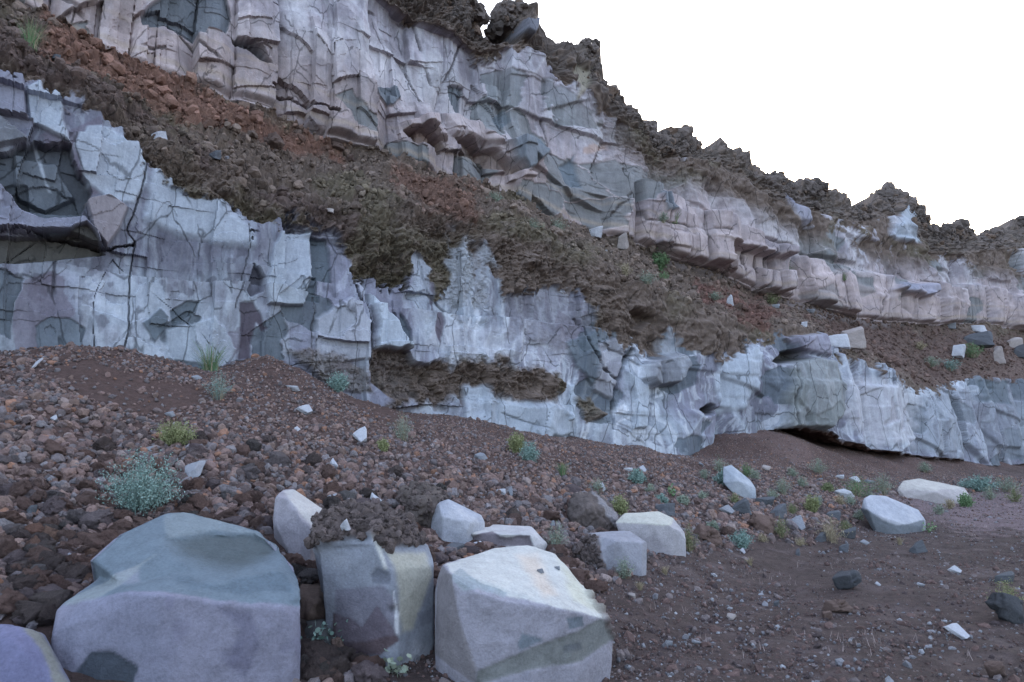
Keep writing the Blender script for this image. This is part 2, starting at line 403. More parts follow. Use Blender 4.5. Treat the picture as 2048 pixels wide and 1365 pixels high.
def flakes(s, z, seed, jg):
    q = 2.6 * fbm(s * .55, z * .42, None, seed, 4) + .5 * jg + .35 * fbm(s * .2, z * .2, None, seed + 9, 1)
    lv = np.floor(q); e = q - lv
    return lv, h01(lv, lv * 0, lv * 0, seed + 3), e
def mottle(s, z, seed):
    a = fbm(s * 2.3, z * 1.7, None, seed, 4); b = fbm(s * 8, z * 6, None, seed + 5, 3); k = fbm(s * 1.1, z * .9, None, seed + 8, 3)
    return a, b, k
S2 = np.where(S < 12, S, 12 + (S - 12) * .55).astype(f32)   # the rock is coarser jointed towards the far end
# --- lower wall
m = zone <= 1
lo = slice(0, int(m.sum()))
s, z, px, py = S2[lo], Z[lo], PX[lo], PY[lo]
wx = fbm(s * .5, z * .4, None, 51, 2) * .35; wy = fbm(s * .5, z * .4, None, 52, 2) * .35
right = sstep(11, 14.75, s)
big, ft1, gbig = facets((s + .5 * wx) / 2.1, (z + .5 * wy) / 2.3, 60, .06, .5, 1.9)
med, ft2, gap_second = facets((s + .4 * wx) / 1.0, (z + .4 * wy) / 1.25, 69, .12, .6, 1.8)
fin, ft3, gap_third = facets((s + .3 * wx) / .45, (z + .3 * wy) / .6, 515, .15, .5, 2.0)
swx = fbm(s * .8, z * .6, None, 401, 3); swy = fbm(s * .8, z * .6, None, 405, 3)
conc, ft4, gconc = facets((s + .4 * wx) / 1.0, (z + wy) / 2.6, 74, .5, .5, 1.4, True)
flv, flr, fle = flakes(s, z, 510, jag[lo])
left_d = .5 * big + .2 * med + .04 * fin
cd_, ced, ct, cf, cr1 = columns(s + .3 * wx, z, 800, 1.25, 3.2, .3)
right_d = .75 * cd_ + .5 * conc + .12 * med + .05 * fin
mid = sstep(6.5, 9, s) * sstep(14.75, 13.4, s)
flute, ft5, gap_flute = facets((s + .8 * wx + .3 * swx) / .7, (z + 1.2 * wy) / 2.6, 88, .5, .4, 1.0, True)
left_d = left_d * (1 - .55 * mid) + (.45 * flute + .12 * fbm(s * 1.4 + swx, z * .8 + swy, None, 89, 3)) * mid
d = left_d * (1 - right) + right_d * right + .018 * fbm(s * 3.5, z * 3, None, 85, 4) + .018 * flv
e1, e2, eu, ev, q1, q2, q3 = cells((s + wx * .5) / 1.0, (z + wy) / 2.4, 80)
d1, d2, du, dv, r1, r2, r3 = cells((s + wx * .8) / 1.9, (z + wy * .8) / 2.0, 66)
edge_big = d2 - d1
c = np.zeros(s.shape + (3,), f32) + LAV
pw = sstep(-.12, .35, fbm((s + wx) * .35, z * .5, None, 91, 4) + .22 * jagv[lo] + .12 * flv)
c = mix(c, PALE, pw * .85)
c = c * (.86 + .24 * flr)[..., None]
ma, mb, mk_ = mottle(s, z, 520)
c = mix(c, A_(.17, .16, .20), sstep(.1, .5, ma + .3 * mk_) * .45); c = c * (1 + .2 * mb)[..., None]
c = mix(c, A_(.10, .095, .12), sstep(.38, .5, fbm(s * 4.5, z * 3.2, None, 527, 4) + .25 * mk_) * .6)
swx = fbm(s * .8, z * .6, None, 401, 3); swy = fbm(s * .8, z * .6, None, 405, 3)
wisp = fbm(s * 3.2 + 2.6 * swx, z * .8 + 2.2 * swy, None, 411, 5, .6, True)
c = mix(c, A_(.50, .52, .57), sstep(.25, .55, wisp) * (.28 + .5 * mid + .25 * right))
c = mix(c, A_(.13, .13, .17), sstep(.05, .45, -wisp) * (.18 + .5 * mid + .15 * right))
c = mix(c, A_(.52, .54, .59), sstep(.05, .0, gap_flute) * .22 * mid)
c = mix(c, A_(.46, .50, .56), sstep(.06, .0, gconc) * .5 * right)
tone = (.6 * ft1 + .4 * ft2) * (1 - right) + (.55 * ct + .45 * ft4) * right
c = c * (0.66 + .6 * tone)[..., None]
str_ = fbm(s * 5 + wx * 3, z * .7, None, 93, 4)
c = mix(c, PALE * 1.1, sstep(.12, .5, str_) * .45)
c = mix(c, A_(.17, .165, .20), sstep(.15, .55, -str_ + .2 * jag[lo]) * .45)
g1, g2, gu, gv, k1, k2, k3 = cells((s + wx * .6 + .22 * jag[lo]) / .85, (z + wy * .6 + .22 * jag[lo]) / 1.0, 96)
dk = (k1 < .13 + .12 * right) * sstep(.0, .05, g2 - g1)
c = mix(c, GREY * (1 + .25 * (k2 - .5))[..., None] if False else GREY, dk * .78)
c = mix(c, A_(.15, .125, .16), ((k1 > .9) * sstep(.0, .05, g2 - g1)) * .6)
d = d - .05 * dk
crk = ((1 - sstep(.0, .016, edge_big + .02 * jag[lo])) * (1 - right) * (r3 > .72) + (1 - sstep(.0, .02, e2 - e1 + .02 * jag[lo])) * right * (q3 > .7)) * sstep(-.3, .2, fbm(s * 1.5, z * 1.5, None, 99, 2))
gate = sstep(.1, .3, fbm(s * .9, z * .7, None, 571, 3))
crk = np.maximum(crk, sstep(.022, .006, gbig + .008 * gr[lo]) * gate * (1 - right) + sstep(.03, .008, ced) * right * (cr1 > .45))
d = d - .05 * crk
c = mix(c, A_(.075, .07, .08), crk * .55)
sb = np.clip(((S[lo] + 8) / 2).astype(int), 0, 60)
mean_d = np.array([d[sb == q].mean() if (sb == q).any() else 0 for q in range(61)])
d = d - np.interp((S[lo] + 8) / 2 - .5, np.arange(61), mean_d).astype(f32) + .14
disp[lo] = d; col[lo] = c * .86

LCR = [(-900, -250), (-100, 110), (0, 150), (60, 185), (110, 200), (160, 205), (200, 240), (250, 270), (285, 325), (330, 352), (400, 380), (450, 420), (500, 455), (560, 452), (620, 470), (680, 500), (700, 560), (770, 585), (810, 560),
       (840, 520), (870, 600), (910, 560), (960, 540), (990, 570), (1000, 605), (1060, 600), (1090, 580), (1150, 600), (1190, 660), (1230, 690), (1290, 708), (1318, 700), (1335, 698), (1350, 712), (1400, 720), (1440, 722), (1480, 695), (1520, 688),
       (1560, 665), (1640, 676), (1690, 718), (1750, 740), (1830, 780), (1870, 782), (1900, 760), (1950, 756), (2048, 768), (2300, 800), (2600, 830)]
ly = interp(px, LCR) + 14 * jagv[lo]
cm = sstep(-.12, .16, (ly - py) / (34 * np.clip(1.25 - .02 * (s - 5), .75, 1.25)) + .95 * jag[lo] + .5 * gr[lo] + .35 * fbm(s * .9, z * .9, None, 601, 2))
crust[lo] = cm

# --- terrace
te = slice(lo.stop, lo.stop + int((zone == 2).sum()))
s, z, px, py = S[te], Z[te], PX[te], PY[te]
crust[te] = 1.0
# --- upper wall, crest, back
up = slice(te.stop, te.stop + int((zone == 3).sum()))
cr = slice(up.stop, R)
s, z, px, py, t = S2[up], Z[up], PX[up], PY[up], T[up] - 3
hgt = z - B[up.start][None, :, 2]                    # metres above the foot of the upper wall
wx = fbm(s * .4, z * .35, None, 151, 2) * .4; wy = fbm(s * .4, z * .35, None, 152, 2) * .4
cdb, ceb, ctb, cfb, crb = columns(s + .15 * wx, z, 850, .78, .95, .12)
cdm, cem, ctm, cfm, crm = columns(s + .4 * wx, z, 860, 1.15, 2.3, .3)
cdu, ceu, ctu, cfu, cru = columns(s + .6 * wx, z, 870, 1.35, 6.5, .5)
rib, rt, grib = facets((s + .55 * wx + .35 * np.sin(z * .55 + wx)) / 1.05, (z + wy) / 4.2, 171, .85, .7, 1.1, True)
big, ft1, gbig = facets((s + .4 * wx) / 2.4, (z + .4 * wy) / 3.0, 177, .06, .5, 1.8)
med, ft2, gap_second = facets((s + .4 * wx) / 1.0, (z + .4 * wy) / 1.4, 163, .12, .6, 1.8)
fin, ft3, gap_third = facets((s + .3 * wx) / .45, (z + .3 * wy) / .7, 545, .15, .5, 2.0)
b1_, b2_, bu, bv, p1, p2, p3 = cells((s + wx * .45) / 1.05, (z + wy * .3) / 1.05, 170, .75)
c1_, c2_, cu_, cv_, o1, o2, o3 = cells((s + wx * .8) / 1.5, (z + wy) / 2.6, 176)
kb = sstep(3.0 , 1.7, hgt + .9 * fbm(s * .35, z * .1, None, 179, 2) + 1.3 * sstep(14.2, 17.5, s) - 1.2 * sstep(8, 2, s))
km = sstep(6.0, 4.2, hgt + .8 * wx) * (1 - kb)
ku = 1 - kb - km
cds, ces, cts, cfs, crs = columns(s, z, 882, .72, 60, .02)
stump = sstep(13.6, 14.4, s) * sstep(.02, -.02, hgt - 2.3 - .35 * (h01(np.floor(s / 1.6), s * 0, s * 0, 891) - .5) - .15 * wx)
cdb = cdb * (1 - stump) + (1.0 * cds + .35 - .35 * sstep(.1, 0, ces)) * stump; ctb = ctb * (1 - stump) + cts * stump; ceb = ceb * (1 - stump) + ces * stump; cfb = cfb * (1 - stump) + .5 * stump
kb = np.maximum(kb, stump); km = km * (1 - stump); ku = ku * (1 - stump)
d = .62 * cdb * kb + (.42 * cdm + .3 * rib) * km + (.2 * cdu + .75 * rib) * ku + .32 * big + .26 * med + .05 * fin + .02 * fbm(s * 3.5, z * 3, None, 185, 4) + .25 * kb
flv, flr, fle = flakes(s, z, 540, jag[up])
d = d + .015 * flv
c = np.zeros(s.shape + (3,), f32) + A_(.30, .28, .315)
pkm = sstep(4.6, 1.2, hgt + 1.2 * wx)
c = mix(c, PINK, pkm * .85 + .15 * sstep(-.3, .3, wx))
pw = sstep(-.2, .25, fbm((s + wx) * .45, z * .28, None, 191, 4) + .25 * jagv[up]) * sstep(1.0, 4.0, hgt)
c = mix(c, A_(.50, .485, .51), pw * .92)
swx = fbm(s * .7, z * .45, None, 421, 3); swy = fbm(s * .7, z * .45, None, 425, 3)
wisp = fbm(s * 2.8 + 2.4 * swx, z * .55 + 1.6 * swy, None, 431, 5, .6, True)
hi = sstep(2.5, 6, hgt)
c = mix(c, A_(.50, .50, .55), sstep(.28, .62, wisp) * (.12 + .5 * hi))
c = mix(c, A_(.16, .15, .18), sstep(.12, .5, -wisp) * (.1 + .35 * hi))
c = c * (.86 + .24 * flr)[..., None]
ma, mb, mk_ = mottle(s, z, 550)
c = mix(c, A_(.165, .15, .18), sstep(.1, .5, ma + .3 * mk_) * .4); c = c * (1 + .2 * mb)[..., None]
tone = .6 * (ctb * kb + .5 * (ctm + rt) * km + rt * ku) + .25 * ft2 + .15 * ft1
c = mix(c, A_(.52, .51, .54), sstep(.07, .0, grib) * (.55 * ku + .3 * km))
c = c * (.66 + .66 * tone)[..., None]
str_ = fbm(s * 3.6 + wx * 3, z * .5, None, 193, 4)
c = mix(c, A_(.50, .49, .52), sstep(.12, .5, str_) * .5 * sstep(1.5, 5, hgt))
c = mix(c, A_(.16, .155, .185), sstep(.12, .55, -str_) * .55 * sstep(1.5, 5, hgt))
g1, g2, gu, gv, k1, k2, k3 = cells((s + wx * .6 + .2 * jag[up]) / 1.0, (z + wy * .6 + .2 * jag[up]) / 1.1, 196)
dk = (k1 < .15) * sstep(.0, .05, g2 - g1) * sstep(6.5, 3.5, hgt)
c = mix(c, A_(.14, .155, .16), dk * .75)
d = d - .05 * dk
band = sstep(.14, .0, np.abs(hgt - .45 - .12 * wx)) + .6 * sstep(.1, .0, np.abs(hgt - 1.15 - .15 * wx))
c = mix(c, TAN, band * .5 * kb)
crk = ((1 - sstep(.0, .05, ceb)) * kb * (crb > .3) + (1 - sstep(.0, .035, cem)) * km * (crm > .5) + (1 - sstep(.0, .03, ceu)) * ku * (cru > .6) + kb * sstep(.03, 0, cfb) * (ctb > .5)) * sstep(-.3, .2, fbm(s * 1.5, z * 1.5, None, 199, 2))
gate = sstep(-.1, .15, fbm(s * .9, z * .7, None, 581, 3))
crk = np.maximum(crk, sstep(.022, .006, gbig + .008 * gr[up]) * gate)
d = d - .08 * crk
c = mix(c, A_(.06, .052, .055), crk * .65)
d = d * (.6 + .4 * sstep(0, .3, hgt))
d = d * (1 + .3 * sstep(13, 16, s))
d = d - d.mean() + .25
disp[up] = d; col[up] = c * .94
cyl = interp(px, CRUST) + 30 * jagv[up] + 16 * jag[up] + 10 * gr[up]
mott = sstep(-.1, .03, fbm(s * .35, z * .3, None, 201, 4) + .3 * jag[up] + .12 * gr[up]) * sstep(13.1, 15.5, s) * sstep(2.2, 4.0, hgt)
crust[up] = np.maximum(sstep(4, -4, py - cyl), mott)
crust[cr] = 1.0

# --- brown crust: rough skin wherever the mask says so
rough3 = fbm(S * 1.3, Z * 1.3 - W * 1.3, W * 1.3, 301, 3, .55)
bil = np.abs(fbm(S * 2.6, Z * 2.6, W * 2.6, 311, 4, .6))
cd = .30 * rough3 + .35 * fbm(S * .6, Z * .6, W * .6, 341, 2) + .38 * bil + .16 * np.abs(fbm(S * 7, Z * 7, W * 7, 323, 3, .6)) + .06 * fbm(S * 17, Z * 17, W * 17, 321, 2)
soilcol = np.zeros_like(col) + BROWN
v1 = fbm(S * .5, Z * .7, W * .7, 331, 3); v2 = fbm(S * 4, Z * 4, W * 4, 335, 3); v3 = fbm(S * 16, Z * 16, W * 16, 337, 2)
soilcol = mix(soilcol, OLIVE, sstep(.0, .4, v1) * .85)
soilcol = mix(soilcol, A_(.12, .095, .085), sstep(.1, .5, v2 + .5 * v3) * .5)

# hand-traced features of the wall: (kind, polygon in photo px, push in metres, colour, edge softness px, ragged px, strength)
FEAT = []
def F(poly, push=0.0, colour=None, soft=4, rag=8, k=.8, crusty=None): FEAT.append((poly, push, colour, soft, rag, k, crusty))
SLATE = A_(.085, .095, .11)
F([(-30,318),(30,318),(67,303),(138,308),(159,359),(180,395),(164,441),(92,441),(46,426),(0,380),(-30,370)], -.3, SLATE, 3, 18, .9)
F([(30,330),(110,345),(150,400),(90,430),(40,400)], .14, SLATE * 1.5, 3, 10, .9)
F([(-10,385),(50,388),(62,432),(10,436)], -.05, SLATE * .6, 3, 8, .9)
F([(66,304),(74,306),(92,372),(104,392),(96,390),(82,360)], 0, PALE, 2, 3, .8)
F([(-30,250),(0,257),(50,297),(60,308),(0,317),(-30,315)], .15, A_(.14,.145,.16), 3, 5)
F([(-30,170),(50,170),(56,267),(-30,250)], .2, A_(.20,.20,.245), 3, 6)
F([(50,185),(120,165),(125,240),(138,306),(62,268)], .1, PALE, 4, 6)
F([(-30,375),(0,385),(46,436),(92,446),(169,441),(205,497),(138,472),(-30,475)], .3, LAV * 1.2, 3, 6)
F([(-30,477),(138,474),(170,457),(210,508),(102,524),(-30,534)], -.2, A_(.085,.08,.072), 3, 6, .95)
F([(146,308),(174,256),(231,251),(287,308),(290,370),(267,410),(220,405),(174,380),(159,354)], .03, PALE, 4, 10)
F([(169,410),(215,400),(256,420),(241,461),(213,500),(180,461)], .2, A_(.24,.21,.22), 3, 6)
F([(308,318),(359,349),(436,390),(492,451),(497,492),(436,487),(359,477),(287,436)], .08, PALE, 12, 14)
F([(67,651),(102,631),(169,661),(164,700),(80,705)], -.03, GREY * 1.15, 2, 9)
F([(282,646),(318,620),(333,636),(328,661),(308,687)], .05, GREY, 2, 5, .9)
F([(338,626),(369,605),(397,605),(390,626),(359,646),(343,656)], -.04, GREY, 2, 5, .9)
F([(505,533),(523,559),(513,590),(492,600),(485,590)], -.25, A_(.1,.095,.12), 3, 5)
F([(472,615),(497,610),(513,631),(528,661),(518,667),(505,651),(497,720),(475,720),(469,656)], -.03, A_(.08,.066,.085), 3, 9, .95)
F([(623,472),(656,477),(659,569),(621,559)], -.12, GREY, 2, 6, .9)
F([(600,564),(631,559),(628,610),(597,605)], -.08, GREY, 2, 6, .9)
F([(554,472),(621,467),(621,554),(595,615),(523,615),(523,564)], .15, PALE * .95, 3, 6, .8)
F([(330,660),(420,640),(470,700),(440,740),(330,720)], .05, PALE, 4, 10, .7)
F([(620,640),(690,600),(728,650),(730,720),(620,730)], .1, A_(.36,.37,.42), 4, 10, .7)
F([(728,593),(777,646),(807,703),(737,703)], .3, PALE * 1.05, 3, 6, .95)
F([(783,620),(812,664),(814,699),(799,681)], -.1, GREY, 2, 5, .9)
F([(870,640),(1100,665),(1120,700),(1110,760),(960,715),(830,700)], 0, A_(.42,.42,.46), 10, 26, .4, 0)
F([(851,558),(869,567),(869,607),(882,646),(873,690),(862,664),(865,611)], -.06, A_(.12,.1,.125), 2, 5, .95, 0)
F([(920,466),(939,470),(944,576),(926,620),(900,664),(891,576)], .0, PALE, 8, 34, .8, .4)
F([(961,488),(975,497),(966,585),(944,637),(950,560)], .0, PALE * .9, 8, 30, .8, .4)
F([(825,520),(850,520),(866,640),(840,690),(830,600)], .0, PALE, 5, 22, .6, .1)
F([(997,590),(1150,590),(1180,660),(1100,690),(1000,680)], 0, A_(.16,.155,.19), 6, 34, .55, .15)
F([(1120,690),(1177,664),(1190,734),(1177,774),(1137,734)], .1, GREY, 2, 6, .85, 0)
F([(1180,690),(1225,670),(1240,720),(1215,800),(1180,780)], .12, A_(.24,.235,.26), 4, 8, .7, 0)
F([(1282,725),(1340,708),(1348,734),(1331,769),(1296,776),(1278,756)], .55, A_(.17,.17,.19), 5, 5, .8, 0)
F([(1322,650),(1334,650),(1345,710),(1330,760),(1318,720)], .0, PALE, 5, 14, .8, .35)
F([(1247,743),(1296,778),(1296,857),(1265,857),(1260,787)], .18, PALE, 3, 4, .9)
F([(1262,620),(1300,640),(1275,660),(1255,655)], -.8, None, 5, 5, .8, 1)
F([(873,725),(961,725),(1076,743),(1120,778),(1102,813),(1032,804),(979,787),(926,796),(887,822),(816,806),(760,815),(780,760),(825,743)], -.14, None, 12, 30, .8, 1)
F([(733,706),(812,708),(830,796),(768,797),(735,769)], -.2, None, 5, 10, .8, .9)
F([(560,700),(610,690),(720,740),(735,790),(640,770)], 0, None, 6, 14, .8, .6)
F([(926,778),(961,778),(983,804),(1032,809),(1093,804),(1137,831),(1140,870),(1076,880),(1023,890),(926,860)], .12, PALE * .85, 6, 14, .8, 0)
F([(1130,770),(1142,770),(1142,840),(1130,840)], .1, PALE, 3, 6, .9)
F([(1140,800),(1180,790),(1195,830),(1165,850)], .05, None, 6, 14, .8, .9)
F([(1563,728),(1604,718),(1661,723),(1676,790),(1676,831),(1635,857),(1563,857),(1553,790)], .4, A_(.2,.21,.205), 4, 6, .7)
F([(1563,677),(1645,672),(1650,718),(1589,703)], .25, A_(.2,.18,.22), 3, 4, .7, 0)
F([(1538,724),(1560,706),(1594,705),(1599,718),(1558,728)], -.7, A_(.07,.065,.06), 3, 4, .9, 0)  # overhang niche, shade painted in besides the push
F([(1425,713),(1492,687),(1517,682),(1486,815),(1440,831),(1415,764)], .1, PALE * 1.05, 8, 14, .8)
F([(1384,823),(1400,813),(1415,815),(1422,826),(1394,831)], -.6, A_(.06,.055,.055), 2, 3, .9)  # small cave darkened in colour as shade, likewise the next
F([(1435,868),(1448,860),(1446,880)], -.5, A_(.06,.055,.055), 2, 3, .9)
F([(1758,851),(1763,795),(1776,841)], -.1, A_(.1,.08,.1), 2, 4, .95)
F([(1784,861),(1799,815),(1796,856)], -.1, A_(.1,.08,.09), 2, 4, .95)
F([(1680,740),(1830,790),(1830,890),(1740,890),(1680,830)], .05, A_(.44,.43,.46), 12, 16, .6)
F([(1830,790),(2015,775),(2060,815),(2060,920),(1830,900)], 0, A_(.21,.225,.26), 10, 16, .5)
F([(1948,764),(2015,764),(2015,810),(1953,805)], -.1, GREY, 3, 7, .8, 0)
# upper wall
F([(280,31),(333,-14),(451,-14),(461,31),(451,82),(415,56),(410,82),(328,51),(287,51)], -.18, GREY * 1.15, 2, 6, .85)
F([(456,67),(513,103),(538,133),(513,128),(461,92)], -.5, A_(.12,.12,.135), 3, 4, .9)  # slanting overhang, its shade put into the colour
F([(741,169),(798,169),(803,195),(783,215),(752,200)], .12, GREY * 1.1, 2, 6, .85)
F([(901,169),(934,169),(931,228),(911,205)], -.2, GREY * 1.1, 2, 3, .85)
F([(1003,287),(1065,277),(1090,308),(1060,338),(1034,354),(1008,308)], .4, GREY * 1.2, 3, 5, .85)
F([(990,235),(1015,222),(1022,245),(1000,262)], 0, GREY * 1.2, 2, 6, .8)
F([(1126,333),(1157,303),(1162,379),(1126,369)], -.1, GREY * 1.2, 3, 6, .85)
F([(1275,405),(1300,395),(1312,430),(1285,440)], .1, GREY * 1.2, 3, 6, .8)
F([(800,250),(870,240),(885,285),(840,265),(805,265)], .35, PINK * 1.05, 5, 4, .6)
F([(803,267),(834,267),(875,287),(880,308),(849,303),(818,292)], -.5, A_(.2,.14,.12), 3, 3, .7)
F([(911,277),(967,292),(998,303),(1034,349),(1008,354),(967,323),(926,308)], -.5, A_(.2,.15,.13), 3, 3, .7)
F([(885,225),(960,240),(1000,290),(960,285),(905,270)], .3, PINK, 6, 5, .6)
F([(936,31),(983,28),(1028,51),(1036,82),(988,90),(967,76),(942,56)], -1.5, A_(.05,.045,.045), 4, 5, .9, .6)  # cave under the crest slab, shade painted into its dark colour
F([(1034,51),(1065,56),(1054,85),(1034,72)], .6, A_(.13,.13,.15), 2, 3, .9, 0)
F([(1142,133),(1180,144),(1167,180),(1147,205)], .1, A_(.26,.23,.18), 4, 6, .85, 0)
F([(1758,574),(1835,574),(1846,590),(1810,600),(1748,585)], .6, LAV * 1.2, 3, 3, .8, 0)
F([(1553,562),(1610,555),(1660,545),(1720,580),(1840,600),(1845,640),(1810,660),(1740,660),(1640,640),(1553,610)], .12, PINK * 1.05, 3, 4, .4, 0)
F([(1290,474),(1420,490),(1500,510),(1506,595),(1420,560),(1300,530)], .12, PINK, 3, 4, .4, 0)
F([(1170,292),(1214,285),(1218,298),(1170,306)], .0, A_(.42,.28,.22), 4, 6, .6)
F([(1794,415),(1815,415),(1830,487),(1799,487),(1776,472)], .3, PALE * .9, 4, 6, .9, 0)
F([(1563,390),(1599,420),(1620,456),(1584,446)], .3, LAV * 1.2, 4, 8, .8, .1)
F([(1850,480),(1880,500),(1870,540),(1845,520)], -.2, None, 4, 8, .8, 1)
CRACKS = [([(292,308),(290,360),(272,410),(251,461),(272,487),(267,538),(256,590),(254,666),(250,700)], 1.5, .06),
          ([(706,576),(728,664),(731,734)], 3, .2), ([(776,630),(800,680),(812,700)], 3, .2), ([(1256,699),(1238,743),(1223,787),(1222,840),(1220,860)], 6, .5),
          ([(1568,733),(1566,790),(1570,857)], 3, .3), ([(492,451),(500,500),(478,560),(462,620)], 1.2, .03), ([(620,600),(612,700),(606,740)], 1.2, .03),
          ([(1145,640),(1160,690),(1190,735),(1225,760)], 2.5, .2), ([(150,20),(146,62)], 1.5, .05), ([(815,120),(830,170),(845,210)], 2, .1),
          ([(1240,340),(1232,400),(1205,440)], 2, .15), ([(540,175),(600,215),(660,235)], 3, .3), ([(0,470),(60,470),(205,500),(270,490)], 2, .2),
          ([(1508,514),(1508,560),(1500,590)], 4, .4), ([(1462,506),(1458,545)], 3, .3), ([(1738,590),(1735,640)], 2, .2), ([(1700,560),(1690,585)], 2.5, .2)]
SOILS = [([(-30,50),(100,110),(300,250),(480,370),(700,440),(690,480),(400,340),(250,230),(100,180),(-30,120)], A_(.085,.058,.052), .8),
         ([(60,40),(200,90),(330,150),(420,190),(560,240),(700,300),(690,330),(560,300),(400,270),(250,190),(100,110)], RED, .85),
         ([(340,170),(540,235),(660,290),(760,330),(700,310),(560,260)], OLIVE * .9, .8),
         ([(760,330),(860,360),(960,400),(950,450),(860,440),(790,400)], RED * .8, .7),
         ([(1370,560),(1500,590),(1560,620),(1540,660),(1400,610)], A_(.12,.06,.05), .8),
         ([(1500,600),(1640,630),(1850,660),(2060,680),(2300,740),(2300,800),(2060,780),(1830,770),(1640,668)], A_(.088,.055,.047), .85)]
crust_feats = []
for (poly, push, colour, soft, rag, k, crusty) in FEAT:
    p = np.asarray(poly, f32); mg = soft + rag + 6
    sel = (PX > p[:, 0].min() - mg) & (PX < p[:, 0].max() + mg) & (PY > p[:, 1].min() - mg) & (PY < p[:, 1].max() + mg) & (T > .98) & (T < 5.2)
    if not sel.any(): continue
    sd = poly_sd(PX[sel], PY[sel], p) + rag * jag[sel]
    mk = sstep(-soft, soft, sd)
    if push: disp[sel] += push * mk
    if colour is not None: col[sel] = mix(col[sel], colour, mk * k)
    if crusty is not None: crust[sel] = crust[sel] * (1 - mk) + crusty * mk
for (ln, wd, dep) in CRACKS:
    p = np.asarray(ln, f32)
    sel = (PX > p[:, 0].min() - 20) & (PX < p[:, 0].max() + 20) & (PY > p[:, 1].min() - 20) & (PY < p[:, 1].max() + 20) & (T > .98) & (T < 4)
    wv = wd * (.45 + .5 * jagv[sel]) + .4
    mk = sstep(wv + 1.2, wv * .3, line_d(PX[sel] + 7 * jag[sel], PY[sel] + 5 * gr[sel], p))
    disp[sel] -= dep * mk; col[sel] = mix(col[sel], A_(.06, .055, .06), mk * .65)
# rust-red and soil patches along the terrace
zt = slice(lo.start, te.stop)
for poly, cc, k in SOILS:
    sel = (T > 1.2) & (T < 3.02)
    sd = poly_sd(PX[sel], PY[sel], poly) + 30 * v1[sel] + 22 * v2[sel]
    soilcol[sel] = mix(soilcol[sel], cc, sstep(-10, 14, sd) * k)
crk_ = sstep(3.95, 4.15, T)
soilcol = mix(soilcol, CLINK, crk_ * .8)
soilcol = mix(soilcol, A_(.15, .11, .085), crk_ * sstep(.05, .4, v2) * .5)
soilcol = soilcol * (1 + .3 * v2 + .3 * v3)[..., None]
soft_t = 1 - .6 * sstep(19, 24, S) * (T < 3.02) * (T > 1.9)       # the terrace is smoother soil towards the right
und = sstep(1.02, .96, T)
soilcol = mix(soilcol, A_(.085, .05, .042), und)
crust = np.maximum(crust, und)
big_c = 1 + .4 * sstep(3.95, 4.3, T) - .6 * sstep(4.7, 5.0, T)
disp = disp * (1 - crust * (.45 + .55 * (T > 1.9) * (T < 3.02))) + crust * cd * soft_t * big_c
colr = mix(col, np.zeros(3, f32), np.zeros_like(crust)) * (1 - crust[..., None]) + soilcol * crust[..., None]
def blur(a):
    b = a.copy(); b[1:-1] = (a[:-2] + 2 * a[1:-1] + a[2:]) * .25
    c_ = b.copy(); c_[:, 1:-1] = (b[:, :-2] + 2 * b[:, 1:-1] + b[:, 2:]) * .25
    return c_
disp = disp + (blur(disp) - disp) * sstep(8, 16, S)
vb = sstep(12, 22, S) * (T < 2) + .9 * sstep(16, 26, S) * (T > 3) * (T < 4)
for _ in range(14):
    b_ = disp.copy(); b_[1:-1] = (disp[:-2] + 2 * disp[1:-1] + disp[2:]) * .25
    disp = disp + (b_ - disp) * vb
# blend at the row seams and direction of displacement
disp = disp + .22 * sstep(2.8, 3.0, T) * (T < 3.0) + .22 * (T >= 3.0) * sstep(3.03, 3.0, T)
tilt = sstep(1.85, 2.15, T) * sstep(3.06, 2.9, T) * .75 + sstep(4.3, 5.1, T) * .8
fade = 1 - sstep(5.05, 5.3, T) * .3
up_ = tilt; out = 1 - .6 * tilt
V = B.copy()
V[..., 0] += N[0] * disp * out * fade; V[..., 1] += N[1] * disp * out * fade; V[..., 2] += disp * up_ * fade
V[..., 2] -= und * .3 * np.abs(bil)
# a little sideways wobble so block edges are not drawn on the grid
V[..., 2] += .03 * jag * (T > 1.1)
def cut(name, r0, r1):
    nr = r1 - r0
    sl = slice(r0, r1)
    me = np_mesh(name, V[sl].reshape(-1, 3), grid_faces(nr, C), colr[sl].reshape(-1, 3), crust[sl])
    return tag(link(name, me, M_CLIFF), kind='structure')
cut('lower_cliff', 0, lo.stop + 1)
cut('terrace', lo.stop, te.stop + 1)
cut('upper_cliff', te.stop, up.stop + 1)
cut('cliff_top', up.stop, R)
